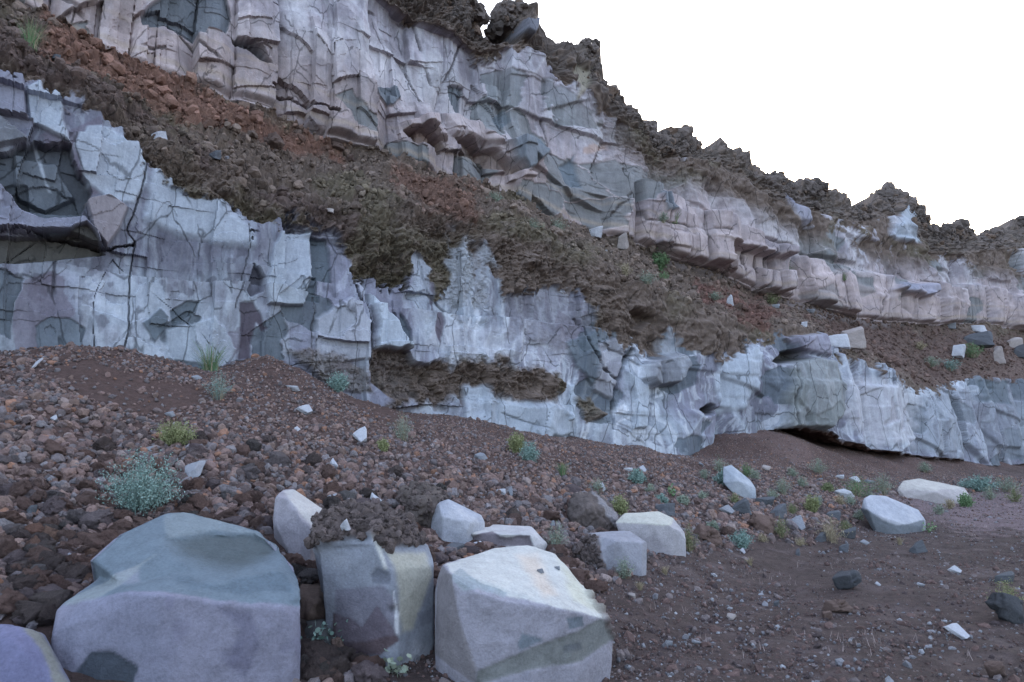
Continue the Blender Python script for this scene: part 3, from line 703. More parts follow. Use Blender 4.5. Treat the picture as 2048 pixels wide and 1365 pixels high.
# ------------------------------------------------------------------ lumps: loose lava stones, rubble, clinker
def ico(level):
    bm = bmesh.new(); bmesh.ops.create_icosphere(bm, subdivisions=level, radius=1.0)
    v = np.array([x.co[:] for x in bm.verts], f32); f = np.array([[y.index for y in x.verts] for x in bm.faces], np.int32); bm.free()
    return v, f
ICO = {k: ico(k) for k in (1, 2, 3, 4, 5)}
def lump(level, seed, rough=.5, flat=.8, facet=0.0):
    v, f = ICO[level]; r = np.random.default_rng(seed)
    o = r.uniform(-50, 50, 3)
    q = v + 0
    d = 1 + .42 * rough * fbm(q[:, 0] * 1.1 + o[0], q[:, 1] * 1.1 + o[1], q[:, 2] * 1.1 + o[2], seed, 2)
    if level >= 2: d = d + .4 * rough * (np.abs(fbm(q[:, 0] * 2.6 + o[0], q[:, 1] * 2.6, q[:, 2] * 2.6, seed + 3, 3)) - .2)
    if level >= 3: d = d + .10 * rough * fbm(q[:, 0] * 8 + o[0], q[:, 1] * 8, q[:, 2] * 8, seed + 5, 3)
    if level >= 4: d = d + .12 * rough * (np.abs(fbm(q[:, 0] * 5 + o[1], q[:, 1] * 5, q[:, 2] * 5, seed + 7, 4, .65)) - .2)
    v = v * d[:, None]
    for _ in range(int(7 * facet) + 3):           # knock flats off it
        n = r.normal(size=3); n /= np.linalg.norm(n); h = r.uniform(.6, .88)
        e = np.maximum(v @ n - h, 0); v = v - (e * .85)[:, None] * n
    return (v * np.array([1, r.uniform(.72, 1), flat * r.uniform(.75, 1)])).astype(f32), f
def quat_mats(n, r):
    q = r.normal(size=(n, 4)); q /= np.linalg.norm(q, axis=1)[:, None]
    w, x, y, z = q.T
    return np.stack([1 - 2 * (y * y + z * z), 2 * (x * y - z * w), 2 * (x * z + y * w), 2 * (x * y + z * w), 1 - 2 * (x * x + z * z), 2 * (y * z - x * w),
                     2 * (x * z - y * w), 2 * (y * z + x * w), 1 - 2 * (x * x + y * y)], -1).reshape(n, 3, 3).astype(f32)
def merge_lumps(P, size, colours, level, seed, nproto=10, rough=.8, flat=.8, facet=.3):
    r = np.random.default_rng(seed); Vs, Fs, Cs = [], [], []; off = 0
    which = r.integers(0, nproto, len(P))
    for k in range(nproto):
        i = np.nonzero(which == k)[0]
        if not len(i): continue
        v, f = lump(level, seed * 31 + k, rough, flat, facet)
        M = quat_mats(len(i), r)
        vv = np.einsum('nij,vj->nvi', M, v) * size[i][:, None, None] + P[i][:, None, :]
        Vs.append(vv.reshape(-1, 3)); Fs.append((f[None] + (np.arange(len(i)) * len(v))[:, None, None]).reshape(-1, 3) + off)
        shade = 1 + .18 * fbm(v[:, 0] * 3, v[:, 1] * 3, v[:, 2] * 3, seed + k, 2)
        Cs.append((colours[i][:, None, :] * shade[None, :, None]).reshape(-1, 3)); off += len(i) * len(v)
    return np.concatenate(Vs), np.concatenate(Fs), np.concatenate(Cs)
def stack(parts):
    off = 0; V_, F_, C_ = [], [], []
    for v, f, c in parts:
        V_.append(v); F_.append(f + off); C_.append(c); off += len(v)
    return np.concatenate(V_), np.concatenate(F_), np.concatenate(C_)
STONE_TONES = np.array([[.135, .092, .085], [.155, .105, .094], [.10, .076, .074], [.175, .122, .106], [.12, .102, .106], [.20, .11, .078], [.15, .135, .142], [.075, .057, .056], [.19, .15, .142]], f32)
STONE_P = np.array([.2, .18, .15, .12, .11, .05, .08, .06, .05])

# ------------------------------------------------------------------ scree on the talus
def in_any(px, py, polys):
    m = np.zeros(px.shape, bool)
    for p in polys: m |= poly_sd(px, py, p) > 0
    return m
DIRT = [[(90, 735), (180, 720), (280, 760), (400, 770), (400, 810), (280, 830), (180, 800)], [(690, 795), (760, 800), (860, 835), (830, 850), (740, 830)]]
nS = 165000
ss = rng.uniform(-9, 34, nS); ww = rng.uniform(-.5, 11.5, nS)
X = O[0] + ss * D[0] + ww * N[0]; Y = O[1] + ss * D[1] + ww * N[1]; G = ground_h(X, Y)
PXs, PYs, DEs = project(np.stack([X, Y, G], -1))
Hn = ground_h(X, Y) - 0.0
Ls = np.interp(ss, [-12, 0, 3, 6, 9, 12, 16, 20, 26, 40], [11.5, 9.6, 9.2, 8.2, 7.0, 6.3, 5.4, 4.0, 2.6, 2.2])
tt = (ww - .8) / Ls
foot = np.exp(-((tt - .85) / .35) ** 2)
fine = sstep(14, 20, ss)
base_sz = (.012 + .034 * np.clip(tt, 0, 1) ** 1.2) * np.interp(ss, [-6, 0, 4, 8, 13, 18], [1.25, 1.2, .85, .65, .55, .5])
size = base_sz * np.exp(rng.normal(0, .5, nS)) * (1 + .5 * foot * (rng.random(nS) < .25)) + .006
size = np.clip(size, .009, .125)
keep = (DEs > 2.2) & (tt < np.where(PXs < 800, 1.5, 1.12) + .1 * rng.random(nS)) & (rng.random(nS) < np.where(tt > 1, .5, 1) * np.clip(1.15 - .035 * size / .01 * (size > .09), .5, 1))
keep &= ~in_any(PXs, PYs, DIRT) | (rng.random(nS) < .12)
FOOT = [(-900, 1420), (0, 1400), (560, 1400), (700, 1370), (860, 1300), (900, 1250), (1180, 1170), (1290, 1118), (1420, 1092), (1540, 1070), (1640, 1060), (1720, 1020), (1800, 985), (2000, 965)]
keep &= PYs < np.interp(PXs, [q[0] for q in FOOT], [q[1] for q in FOOT]) + rng.normal(0, 14, nS)
keep &= (PXs > -700) & (PXs < 2060) & (DEs > 3.9)
keep &= (rng.random(nS) < 1 - .3 * fine)
BOULDER_SKIN = []
BOULDER_FOOT = []          # filled below: stones are kept out of the big boulders
PS = np.stack([X, Y, G + size * .25], -1)[keep].astype(f32); SZ = size[keep].astype(f32)
CI = rng.choice(len(STONE_TONES), len(SZ), p=STONE_P)
CO = 1.22 * STONE_TONES[CI] * rng.uniform(.75, 1.3, len(SZ))[:, None].astype(f32)
PXk, PYk, DEk = PXs[keep], PYs[keep], DEs[keep]
app = SZ / DEk * FPX
inview = (PXk > 5) & (PXk < 2040) & (PYk < 1360) & (PYk > 600)
order = np.argsort(-(app * inview))
ind = order[:300]
rest = np.ones(len(SZ), bool); rest[ind] = False
lv2 = rest & (app > 7); lv1 = rest & ~lv2

# ------------------------------------------------------------------ fallen boulders, each traced, sized and set on the ground
def boulder(name, label, pts, base, thick, tones, feats=(), res=.03, group=None, amp=1.0, cat='boulder', d0=None, sink=.12, crusty=None, bev=.007, seed=0):
    if d0 is None: d0 = ground_hit(*base)[1]
    sets = pts if isinstance(pts[0], list) else [pts]
    allpts = [p for q in sets for p in q]
    W0 = np.array([at(p[0], p[1], d0 + p[2]) for p in allpts]); cen = W0.mean(0); lowz = W0[:, 2].min() - sink
    eye = np.array([0, 0, CAM_Z]); fc = 1 + thick / d0; bc = (eye + (W0 - eye) * fc).mean(0)
    bm = bmesh.new()
    for q in sets:
        P = np.array([at(p[0], p[1], d0 + p[2]) for p in q])
        back = eye + (P - eye) * fc; back = bc + (back - bc) * .8
        cut = np.quantile(W0[:, 2], .35)
        low = P[P[:, 2] < cut].copy(); low[:, 2] = lowz
        blow = back[back[:, 2] < cut].copy(); blow[:, 2] = lowz
        b2 = bmesh.new()
        for p in np.concatenate([P, back, low, blow]): b2.verts.new(p)
        r = bmesh.ops.convex_hull(b2, input=b2.verts[:])
        bmesh.ops.delete(b2, geom=[g for g in set(r['geom_interior']) | set(r['geom_unused']) if isinstance(g, bmesh.types.BMVert)], context='VERTS')
        hm = bpy.data.meshes.new('hull'); b2.to_mesh(hm); b2.free(); bm.from_mesh(hm); bpy.data.meshes.remove(hm)
    me = bpy.data.meshes.new('shell'); bm.to_mesh(me); bm.free()
    tmp = bpy.data.objects.new('shell', me); COL.objects.link(tmp)
    md = tmp.modifiers.new('r', 'REMESH'); md.mode = 'VOXEL'; md.voxel_size = res * .85
    ev = tmp.evaluated_get(bpy.context.evaluated_depsgraph_get()); em = ev.to_mesh()
    v = np.empty(len(em.vertices) * 3, f32); em.vertices.foreach_get('co', v); v = v.reshape(-1, 3)
    n = np.empty(len(em.vertices) * 3, f32); em.vertices.foreach_get('normal', n); n = n.reshape(-1, 3)
    f = np.array([p.vertices[:] for p in em.polygons], np.int32)
    ev.to_mesh_clear(); bpy.data.objects.remove(tmp); bpy.data.meshes.remove(me)
    rc = np.random.default_rng(seed + 70)
    for _ in range(13):                                 # spall corners and edges off along flat cuts
        q = rc.normal(size=3).astype(f32); q /= np.linalg.norm(q); pr = v @ q; ext = pr.max() - pr.min()
        e = np.maximum(pr - (pr.max() - ext * rc.uniform(.006, .03)), 0); v = v - e[:, None] * q
    x, y, z = v.T
    sd = 500 + seed * 17
    px, py, de = project(v.astype(float)); px = px.astype(f32); py = py.astype(f32)
    d = .5 * amp * (.02 * fbm(x * 1.6, y * 1.6, z * 1.6, sd, 3) + .022 * fbm(x * 6, y * 6, z * 6, sd + 5, 3, ridge=True) * sstep(-.1, .3, fbm(x * 2, y * 2, z * 2, sd + 6, 2)) + .006 * fbm(x * 22, y * 22, z * 22, sd + 9, 3))
    c = np.zeros((len(v), 3), f32) + tones[0]
    a = fbm(x * 1.3, y * 1.3, z * 1.3, sd + 20, 4); b = fbm(x * 5, y * 5, z * 5, sd + 21, 4)
    c = mix(c, tones[1], sstep(0, .3, a + .25 * b))
    if len(tones) > 2: c = mix(c, tones[2], sstep(.3, .36, fbm(x * 1.9 + 7, y * 1.9, z * 1.9, sd + 25, 4) + .12 * b) * .8)
    c = c * (1 + .14 * b)[:, None]
    front = sstep(-.15, .15, -(n * (v - np.array([0, 0, CAM_Z])) / np.linalg.norm(v - np.array([0, 0, CAM_Z]), axis=1)[:, None]).sum(1))
    push = np.zeros(len(v), f32); cr_ = np.zeros(len(v), f32)
    for (poly, ps, colour, soft, rag, k, cru) in feats:
        s_ = poly_sd(px, py, poly) + rag * (b + .6 * a); mk = sstep(-soft, soft, s_) * front
        push += ps * sstep(-max(soft, 7), max(soft, 7), s_) * front
        if colour is not None: c = mix(c, colour, mk * k)
        if cru: cr_ = np.maximum(cr_, mk * cru)
    if crusty is not None: cr_ = np.maximum(cr_, crusty)
    lumpy = .10 * np.abs(fbm(x * 7, y * 7, z * 7, sd + 30, 4)) + .06 * fbm(x * 16, y * 16, z * 16, sd + 31, 3)
    d = d * (1 - cr_) + cr_ * lumpy
    cc = A_(.085, .066, .062) * (1 + .6 * b)[:, None]; c = c * (1 - cr_[:, None]) + cc * cr_[:, None]
    v = v + n * d[:, None]; v[:, 1] -= push
    org = np.array([cen[0], cen[1] + thick * .4, lowz], f32)
    me = np_mesh(name, v - org, f, c, smooth=True)
    o = link(name, me, M_BOULDER); o.location = org
    BOULDER_FOOT.append((v[v[:, 2] > ground_h(v[:, 0], v[:, 1]) + .02][:, :2], lowz)); BOULDER_SKIN.append(v)
    kc = np.nonzero(cr_ > .6)[0]
    if len(kc) > 200:
        rr_ = np.random.default_rng(seed + 400); area = res * res * len(kc); m_ = int(min(900, area / .0011)); pick = rr_.choice(kc, m_)
        sz_ = np.clip(.014 * np.exp(rr_.normal(0, .55, m_)), .006, .05).astype(f32)
        cl_ = A_(.098, .076, .072) * rr_.uniform(.6, 1.45, m_)[:, None].astype(f32)
        a_, b_, c_ = merge_lumps((v[pick] - org).astype(f32), sz_, cl_, 3, 700 + seed, 8, 1.3)
        link('clinker_crust', np_mesh('clinker_crust', a_, b_, c_), M_RUBBLE, o)
    return tag(o, label, cat, group)
def FB(poly, ps, colour, soft=3, rag=4, k=.85, cru=0): return (poly, ps, colour, soft, rag, k, cru)
T_LAV, T_PALE, T_SLATE, T_COOL, T_WARM = A_(.175, .17, .215), A_(.40, .40, .43), A_(.085, .108, .128), A_(.26, .28, .31), A_(.32, .29, .28)
GB = 'boulders fallen at the foot of the scree'
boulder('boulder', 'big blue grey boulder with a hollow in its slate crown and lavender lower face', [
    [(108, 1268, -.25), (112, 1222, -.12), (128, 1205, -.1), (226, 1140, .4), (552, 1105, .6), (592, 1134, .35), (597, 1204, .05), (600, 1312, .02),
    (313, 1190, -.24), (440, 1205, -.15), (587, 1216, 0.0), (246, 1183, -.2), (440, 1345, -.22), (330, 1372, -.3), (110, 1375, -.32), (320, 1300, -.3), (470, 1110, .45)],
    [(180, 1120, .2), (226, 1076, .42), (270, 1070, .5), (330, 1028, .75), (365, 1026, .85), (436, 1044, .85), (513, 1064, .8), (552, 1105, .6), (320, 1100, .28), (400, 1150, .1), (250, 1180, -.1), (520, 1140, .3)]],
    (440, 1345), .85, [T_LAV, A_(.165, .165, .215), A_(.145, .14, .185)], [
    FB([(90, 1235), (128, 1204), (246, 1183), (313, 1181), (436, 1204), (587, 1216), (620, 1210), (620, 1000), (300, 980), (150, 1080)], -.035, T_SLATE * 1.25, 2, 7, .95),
    FB([(330, 1085), (410, 1068), (500, 1072), (550, 1105), (525, 1125), (470, 1142), (400, 1138), (345, 1112)], -.11, A_(.06, .072, .077), 14, 10, .92),  # hollow pushed in, overhang shade also painted into its dark colour
    FB([(320, 1030), (365, 1024), (440, 1045), (515, 1068), (555, 1104), (500, 1075), (420, 1066), (330, 1080)], 0, A_(.15, .175, .19), 5, 8, .8),  # lit top slab, its brightness painted in as a paler tone
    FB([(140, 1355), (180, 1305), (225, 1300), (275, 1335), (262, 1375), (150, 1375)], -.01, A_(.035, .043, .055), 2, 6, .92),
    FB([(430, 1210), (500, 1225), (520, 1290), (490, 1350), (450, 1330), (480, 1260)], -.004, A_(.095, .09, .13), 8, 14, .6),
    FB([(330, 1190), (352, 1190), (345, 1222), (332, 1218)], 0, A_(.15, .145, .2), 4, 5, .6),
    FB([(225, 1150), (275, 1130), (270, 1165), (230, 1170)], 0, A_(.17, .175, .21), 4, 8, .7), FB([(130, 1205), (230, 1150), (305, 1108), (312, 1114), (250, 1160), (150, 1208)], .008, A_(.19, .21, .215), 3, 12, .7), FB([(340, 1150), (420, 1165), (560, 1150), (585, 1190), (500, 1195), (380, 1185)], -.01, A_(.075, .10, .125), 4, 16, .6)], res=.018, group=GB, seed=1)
boulder('boulder', 'smooth violet blue boulder with lichen edge, cut off by the bottom left corner', [
    (-90, 1250, .2), (0, 1248, .1), (60, 1257, .1), (92, 1268, .12), (108, 1310, .05), (112, 1345, 0), (150, 1380, -.05), (-90, 1400, -.2), (40, 1400, -.2), (20, 1290, -.1)],
    (60, 1362), .5, [A_(.125, .125, .20), A_(.15, .145, .215)], [FB([(40, 1240), (100, 1260), (120, 1320), (160, 1390), (110, 1380), (80, 1300)], .01, A_(.17, .165, .13), 6, 12, .8)], res=.022, group=GB, seed=2)
boulder('boulder', 'upright grey boulder topped with brown clinker and a small pale stone, wine stain below', [
    [(622, 1064, .15), (644, 1030, .45), (697, 1013, .6), (745, 1016, .65), (808, 1028, .6), (836, 1066, .35), (850, 1086, .22), (640, 1088, .05), (742, 1088, -.08), (800, 1098, .05)],
    [(855, 1088, .25), (870, 1132, .12), (866, 1244, .08), (820, 1271, -.05), (802, 1276, -.16), (763, 1290, -.1), (676, 1284, .03), (662, 1205, .06), (646, 1117, .08), (640, 1080, .1), (700, 1040, .35), (825, 1070, .3),
    (741, 1068, -.02), (756, 1100, -.1), (778, 1144, -.18), (800, 1210, -.18)]],
    (763, 1293), .7, [A_(.18, .19, .22), A_(.215, .22, .245), A_(.145, .155, .18)], [
    FB([(610, 1075), (640, 1085), (700, 1078), (742, 1068), (770, 1100), (800, 1092), (850, 1090), (880, 1080), (840, 1000), (700, 990), (600, 1030)], .02, None, 4, 8, 1, 1.0),
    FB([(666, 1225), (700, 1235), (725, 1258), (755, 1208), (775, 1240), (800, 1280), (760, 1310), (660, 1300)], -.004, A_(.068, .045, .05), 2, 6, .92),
    FB([(672, 1180), (770, 1170), (800, 1210), (800, 1270), (670, 1290)], -.003, A_(.13, .115, .145), 3, 6, .6),
    FB([(745, 1070), (760, 1085), (790, 1150), (800, 1270), (830, 1260), (868, 1150), (850, 1105), (790, 1105)], 0, A_(.30, .285, .23), 6, 8, .75),
    FB([(742, 1062), (754, 1070), (778, 1140), (768, 1140)], .01, A_(.42, .41, .38), 3, 4, .8),
    FB([(742, 1150), (755, 1135), (782, 1148), (780, 1170), (745, 1168)], -.015, A_(.11, .115, .14), 2, 5, .9),
    FB([(777, 1215), (793, 1212), (795, 1228), (780, 1226)], -.03, A_(.09, .09, .105), 2, 3, .9),
    FB([(830, 1225), (868, 1210), (866, 1244), (840, 1262)], 0, A_(.12, .125, .15), 2, 6, .8),
    FB([(784, 1180), (791, 1180), (801, 1270), (790, 1270)], .004, A_(.5, .5, .52), 2, 5, .7)], res=.016, group=GB, seed=3)
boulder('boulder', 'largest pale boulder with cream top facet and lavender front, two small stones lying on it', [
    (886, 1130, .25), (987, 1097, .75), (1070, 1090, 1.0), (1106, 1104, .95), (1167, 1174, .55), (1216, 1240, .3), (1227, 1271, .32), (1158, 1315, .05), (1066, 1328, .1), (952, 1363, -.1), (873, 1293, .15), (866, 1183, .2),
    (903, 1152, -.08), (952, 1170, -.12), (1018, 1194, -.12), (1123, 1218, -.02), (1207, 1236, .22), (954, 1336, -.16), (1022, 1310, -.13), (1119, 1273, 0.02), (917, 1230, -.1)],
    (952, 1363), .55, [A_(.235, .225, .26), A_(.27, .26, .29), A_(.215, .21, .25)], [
    FB([(905, 1148), (887, 1128), (987, 1095), (1070, 1085), (1110, 1100), (1145, 1140), (1215, 1238), (1123, 1218), (1018, 1195), (950, 1172)], .0, A_(.40, .40, .385), 2, 4, .92),  # cream rock, with the light on the top facet painted in
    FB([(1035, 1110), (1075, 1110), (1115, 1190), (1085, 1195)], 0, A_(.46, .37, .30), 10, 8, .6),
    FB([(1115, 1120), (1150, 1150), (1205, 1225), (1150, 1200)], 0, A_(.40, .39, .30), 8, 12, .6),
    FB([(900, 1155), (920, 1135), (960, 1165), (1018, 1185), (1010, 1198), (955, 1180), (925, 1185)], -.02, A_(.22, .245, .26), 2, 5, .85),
    FB([(860, 1180), (885, 1128), (903, 1152), (917, 1230), (954, 1336), (952, 1370), (860, 1300)], 0, A_(.16, .145, .15), 2, 3, .8),  # left side facet darkened in colour to stand for its shade
    FB([(952, 1340), (1022, 1312), (1119, 1275), (1207, 1238), (1235, 1275), (1160, 1325), (1060, 1340), (950, 1372)], -.01, A_(.135, .14, .135), 2, 4, .9),  # greenish underside, shade painted into the tone
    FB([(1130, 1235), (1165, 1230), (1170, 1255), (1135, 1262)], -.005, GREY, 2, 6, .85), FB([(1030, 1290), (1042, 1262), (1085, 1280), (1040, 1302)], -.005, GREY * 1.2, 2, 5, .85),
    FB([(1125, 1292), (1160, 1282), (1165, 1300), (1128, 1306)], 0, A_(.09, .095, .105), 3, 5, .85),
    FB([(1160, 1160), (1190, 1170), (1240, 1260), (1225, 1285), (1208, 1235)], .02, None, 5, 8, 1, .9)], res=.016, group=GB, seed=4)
boulder('boulder', 'tall pale tan boulder leaning behind the clinker topped one', [
    (547, 1045, .1), (551, 993, .15), (567, 978, .35), (587, 978, .5), (661, 1029, .35), (640, 1060, .1), (623, 1062, 0), (622, 1130, .02), (605, 1118, -.05), (556, 1060, .02), (600, 1030, -.02), (575, 1000, .05)],
    (605, 1118), .6, [A_(.24, .225, .25), A_(.275, .26, .275)], [FB([(560, 976), (590, 974), (668, 1028), (625, 1058), (578, 1000)], 0, A_(.37, .355, .345), 3, 4, .9)], res=.016, amp=.55, group=GB, seed=5)
boulder('boulder', 'pale wedge boulder between the dark mossy rock and the flat slab', [
    (877, 1002, .2), (897, 998, .3), (963, 1031, .35), (969, 1045, .3), (934, 1079, 0), (886, 1073, -.05), (862, 1051, .1), (864, 1033, .15), (884, 1033, -.02), (935, 1046, .0)],
    (900, 1079), .5, [A_(.27, .28, .32), A_(.31, .315, .345)], [FB([(862, 1052), (864, 1030), (877, 1000), (886, 1034), (886, 1075)], 0, A_(.23, .235, .255), 2, 3, .8)], res=.016, amp=.55, group=GB, seed=6)
boulder('boulder', 'low flat slab boulder with cream top and ragged dark front, behind the largest pale boulder', [
    (936, 1070, .05), (952, 1049, .5), (1062, 1053, .55), (1076, 1068, .25), (1095, 1088, .2), (1068, 1092, .0), (996, 1094, -.02), (940, 1093, 0), (945, 1068, 0), (1060, 1070, .05)],
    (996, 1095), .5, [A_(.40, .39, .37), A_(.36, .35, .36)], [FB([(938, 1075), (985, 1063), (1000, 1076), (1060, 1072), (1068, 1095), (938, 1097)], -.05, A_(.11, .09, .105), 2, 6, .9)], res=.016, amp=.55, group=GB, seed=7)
boulder('boulder', 'grey boulder with brown lichen shoulder, left of the paler angular one', [
    (1150, 1097, .2), (1176, 1068, .3), (1202, 1064, .4), (1260, 1062, .45), (1296, 1086, .2), (1291, 1117, .1), (1285, 1143, .02), (1216, 1146, -.03), (1172, 1124, .02), (1232, 1082, .0)],
    (1240, 1146), .5, [A_(.23, .23, .26), A_(.27, .265, .285), A_(.195, .20, .22)], [FB([(1140, 1100), (1175, 1066), (1200, 1070), (1205, 1110), (1225, 1150), (1165, 1140)], .02, None, 5, 8, 1, .85)], res=.016, amp=.55, group=GB, seed=8)
boulder('boulder', 'pale angular boulder with cream cap beside an olive plant', [
    (1230, 1045, .2), (1250, 1027, .35), (1316, 1023, .45), (1346, 1036, .3), (1371, 1066, .1), (1349, 1104, 0), (1296, 1106, -.02), (1262, 1080, .05), (1298, 1047, .0), (1345, 1050, .05)],
    (1320, 1106), .6, [A_(.27, .255, .275), A_(.30, .285, .30)], [FB([(1228, 1046), (1250, 1022), (1318, 1018), (1348, 1036), (1340, 1050), (1298, 1048)], 0, A_(.39, .38, .335), 2, 4, .9)], res=.016, amp=.55, group=GB, seed=9)
GR = 'boulders standing on the quarry floor by the cliff'
boulder('boulder', 'long pale blue boulder leaning on the slope below the cliff wall', [
    (1446, 935, .3), (1462, 930, .4), (1500, 960, .3), (1512, 978, .1), (1508, 993, 0), (1482, 993, -.05), (1446, 966, .1), (1480, 962, -.05)], (1490, 994), .7, [A_(.26, .285, .325), A_(.30, .32, .355)], res=.026, amp=.7, group=GR, seed=10)
boulder('boulder', 'tilted boulder with smooth pale face over dark slate underside', [
    (1722, 1019, .2), (1727, 997, .2), (1740, 990, .4), (1771, 992, .5), (1788, 1004, .4), (1821, 1027, .3), (1836, 1020, .5), (1851, 1040, .3), (1842, 1053, .1), (1800, 1068, -.05), (1757, 1064, -.05), (1800, 1050, -.1), (1735, 1022, -.05)],
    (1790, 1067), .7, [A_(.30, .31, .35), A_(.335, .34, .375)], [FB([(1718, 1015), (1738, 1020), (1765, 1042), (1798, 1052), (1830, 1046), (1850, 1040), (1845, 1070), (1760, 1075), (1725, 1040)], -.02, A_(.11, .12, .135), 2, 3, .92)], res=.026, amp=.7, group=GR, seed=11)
boulder('boulder', 'long low tan grey boulder lying among weeds on the far right', [
    (1793, 980, .1), (1805, 962, .3), (1838, 957, .6), (1930, 976, .5), (1940, 990, .3), (1936, 1009, 0), (1870, 1004, -.1), (1808, 997, -.05), (1870, 985, -.1)], (1870, 1006), .9, [A_(.31, .285, .285), A_(.35, .325, .32)], [FB([(1795, 980), (1806, 958), (1840, 955), (1935, 976), (1870, 982)], 0, A_(.38, .36, .335), 3, 4, .8)], res=.028, amp=.7, group=GR, seed=12)
boulder('boulder', 'dark brown mossy round boulder above the clinker topped block', [
    (795, 1010, .3), (803, 980, .4), (835, 971, .6), (875, 975, .6), (892, 1000, .4), (880, 1040, .1), (850, 1052, 0), (810, 1045, .0), (845, 1005, -.15)], (850, 1048), .6, [A_(.06, .055, .045), A_(.075, .064, .05)], res=.016, amp=.55, group=GB, crusty=.75, seed=13)
boulder('boulder', 'dark crusty boulder with a pale plate stuck to its right side', [
    (1137, 1010, .2), (1150, 990, .4), (1185, 985, .5), (1222, 1010, .4), (1238, 1045, .2), (1215, 1060, 0), (1160, 1058, -.05), (1140, 1040, 0), (1185, 1015, -.1)], (1190, 1060), .6, [A_(.075, .06, .055), A_(.10, .085, .08)],
    [FB([(1180, 982), (1205, 995), (1245, 1045), (1228, 1052), (1200, 1010)], .02, A_(.34, .34, .37), 2, 4, .9)], res=.016, amp=.55, group=GB, crusty=.6, seed=14)
boulder('boulder', 'rounded rust brown boulder wedged between the two big grey ones', [
    (592, 1190, .2), (605, 1172, .3), (640, 1170, .4), (664, 1190, .3), (662, 1225, .1), (640, 1245, 0), (600, 1240, 0), (630, 1205, -.1)], (630, 1246), .4, [A_(.10, .068, .055), A_(.125, .085, .065)], res=.025, group=GB, amp=1.5, seed=15, crusty=.35)
boulder('boulder', 'dark charcoal stone low in the gap beside the turquoise seedlings', [
    (600, 1262, .2), (612, 1240, .25), (650, 1238, .25), (668, 1262, .15), (664, 1290, 0), (610, 1290, 0), (635, 1262, -.06)], (635, 1291), .3, [A_(.07, .07, .072), A_(.06, .058, .06)], res=.025, group=GB, amp=1.2, seed=16)

# take loose stones out of the boulders
hit = np.zeros(len(SZ), bool)
for xy, lz in BOULDER_FOOT:
    a0, a1 = xy.min(0), xy.max(0); c0 = (a0 + a1) / 2; h0 = (a1 - a0) / 2 * .55
    hit |= (((PS[:, :2] - c0) / h0) ** 2).sum(1) < 1
    near = np.nonzero((np.abs(PS[:, :2] - c0) < h0 * 1.85 + .15).all(1) & ~hit)[0]
    if len(near):
        q = xy[::max(1, len(xy) // 1500)]
        dm = np.sqrt(((PS[near, None, :2] - q[None]) ** 2).sum(2)).min(1)
        hit[near] = dm < .03 + .45 * SZ[near]
ok = ~hit
order = np.argsort(-(app * inview * ok)); ind = order[:300]
rest = ok.copy(); rest[ind] = False
lv2 = rest & (app > 5); lv1 = rest & ~lv2
v, f, c = stack([merge_lumps(PS[lv2], SZ[lv2], CO[lv2], 3, 11, 14, 1.2, .85, .8), merge_lumps(PS[lv1], SZ[lv1], CO[lv1], 2, 12, 10, 1.2, .85, .6)])
tag(link('scree_rubble', np_mesh('scree_rubble', v, f, c), M_RUBBLE), kind='stuff')

# the 300 largest loose stones one by one
KINDS = [('rusty brown', [(.135, .082, .070), (.165, .105, .09), (.115, .075, .066)]), ('dark chocolate brown', [(.075, .053, .050), (.092, .07, .066), (.07, .062, .06)]),
         ('purplish grey', [(.13, .10, .105), (.17, .13, .135), (.125, .118, .118)]), ('orange red', [(.17, .09, .066), (.15, .082, .062), (.19, .115, .085)])]
KMAP = [0, 0, 1, 0, 2, 3, 2, 1, 2]
PROTO = []
for k, (nm, ramp) in enumerate(KINDS):
    mt = rock_mat('lava_stone_' + nm.replace(' ', '_'), [tuple(1.18 * h for h in q) for q in ramp], 4.5, .55, 1.0, .10)
    for j in range(5):
        v, f = lump(5 if j < 3 else 4, 900 + k * 10 + j, 1.35, .85, .9)
        me = np_mesh('lava_stone', v, f, smooth=True); me.materials.append(mt); PROTO.append(me)
MARKS = [('behind the big slate crowned boulder', (300, 1020)), ('left of the big slate crowned boulder', (90, 1150)), ('beside the large turquoise bush', (280, 985)), ('near the plate right of the bush', (377, 940)),
         ('behind the tall tan boulder', (590, 960)), ('by the dark mossy boulder', (845, 975)), ('between the big boulders', (620, 1150)), ('around the dark crusty boulder', (1130, 1000)),
         ('above the flat cream slab boulder', (1030, 1020)), ('at the left edge of the scree', (30, 1000)), ('under the yellow green plant', (340, 920)), ('in front of the clinker topped boulder', (720, 1310)),
         ('below the trapezoid plate', (720, 930)), ('by the lichen shouldered boulder', (1170, 1140)), ('below the left mound', (150, 870)), ('below the pair of pale chips', (570, 900))]
for i in ind:
    k = KMAP[CI[i]]; r_ = int(i) * 7919
    o = bpy.data.objects.new('lava_stone', PROTO[k * 5 + r_ % 5]); COL.objects.link(o)
    o.location = PS[i]; o.scale = [float(SZ[i]) * 1.12] * 3
    q = np.random.default_rng(int(i)); o.rotation_euler = (q.uniform(-.5, .5), q.uniform(-.5, .5), q.uniform(0, 6.28))
    mk = min(MARKS, key=lambda m: (m[1][0] - PXk[i]) ** 2 + (m[1][1] - PYk[i]) ** 2)[0]
    big = 'large' if app[i] > 1.25 * np.median(app[ind]) else 'smaller'
    tag(o, '%s %s lava stone %s' % (big, KINDS[k][0], mk), 'stone', 'loose lava stones in the scree')

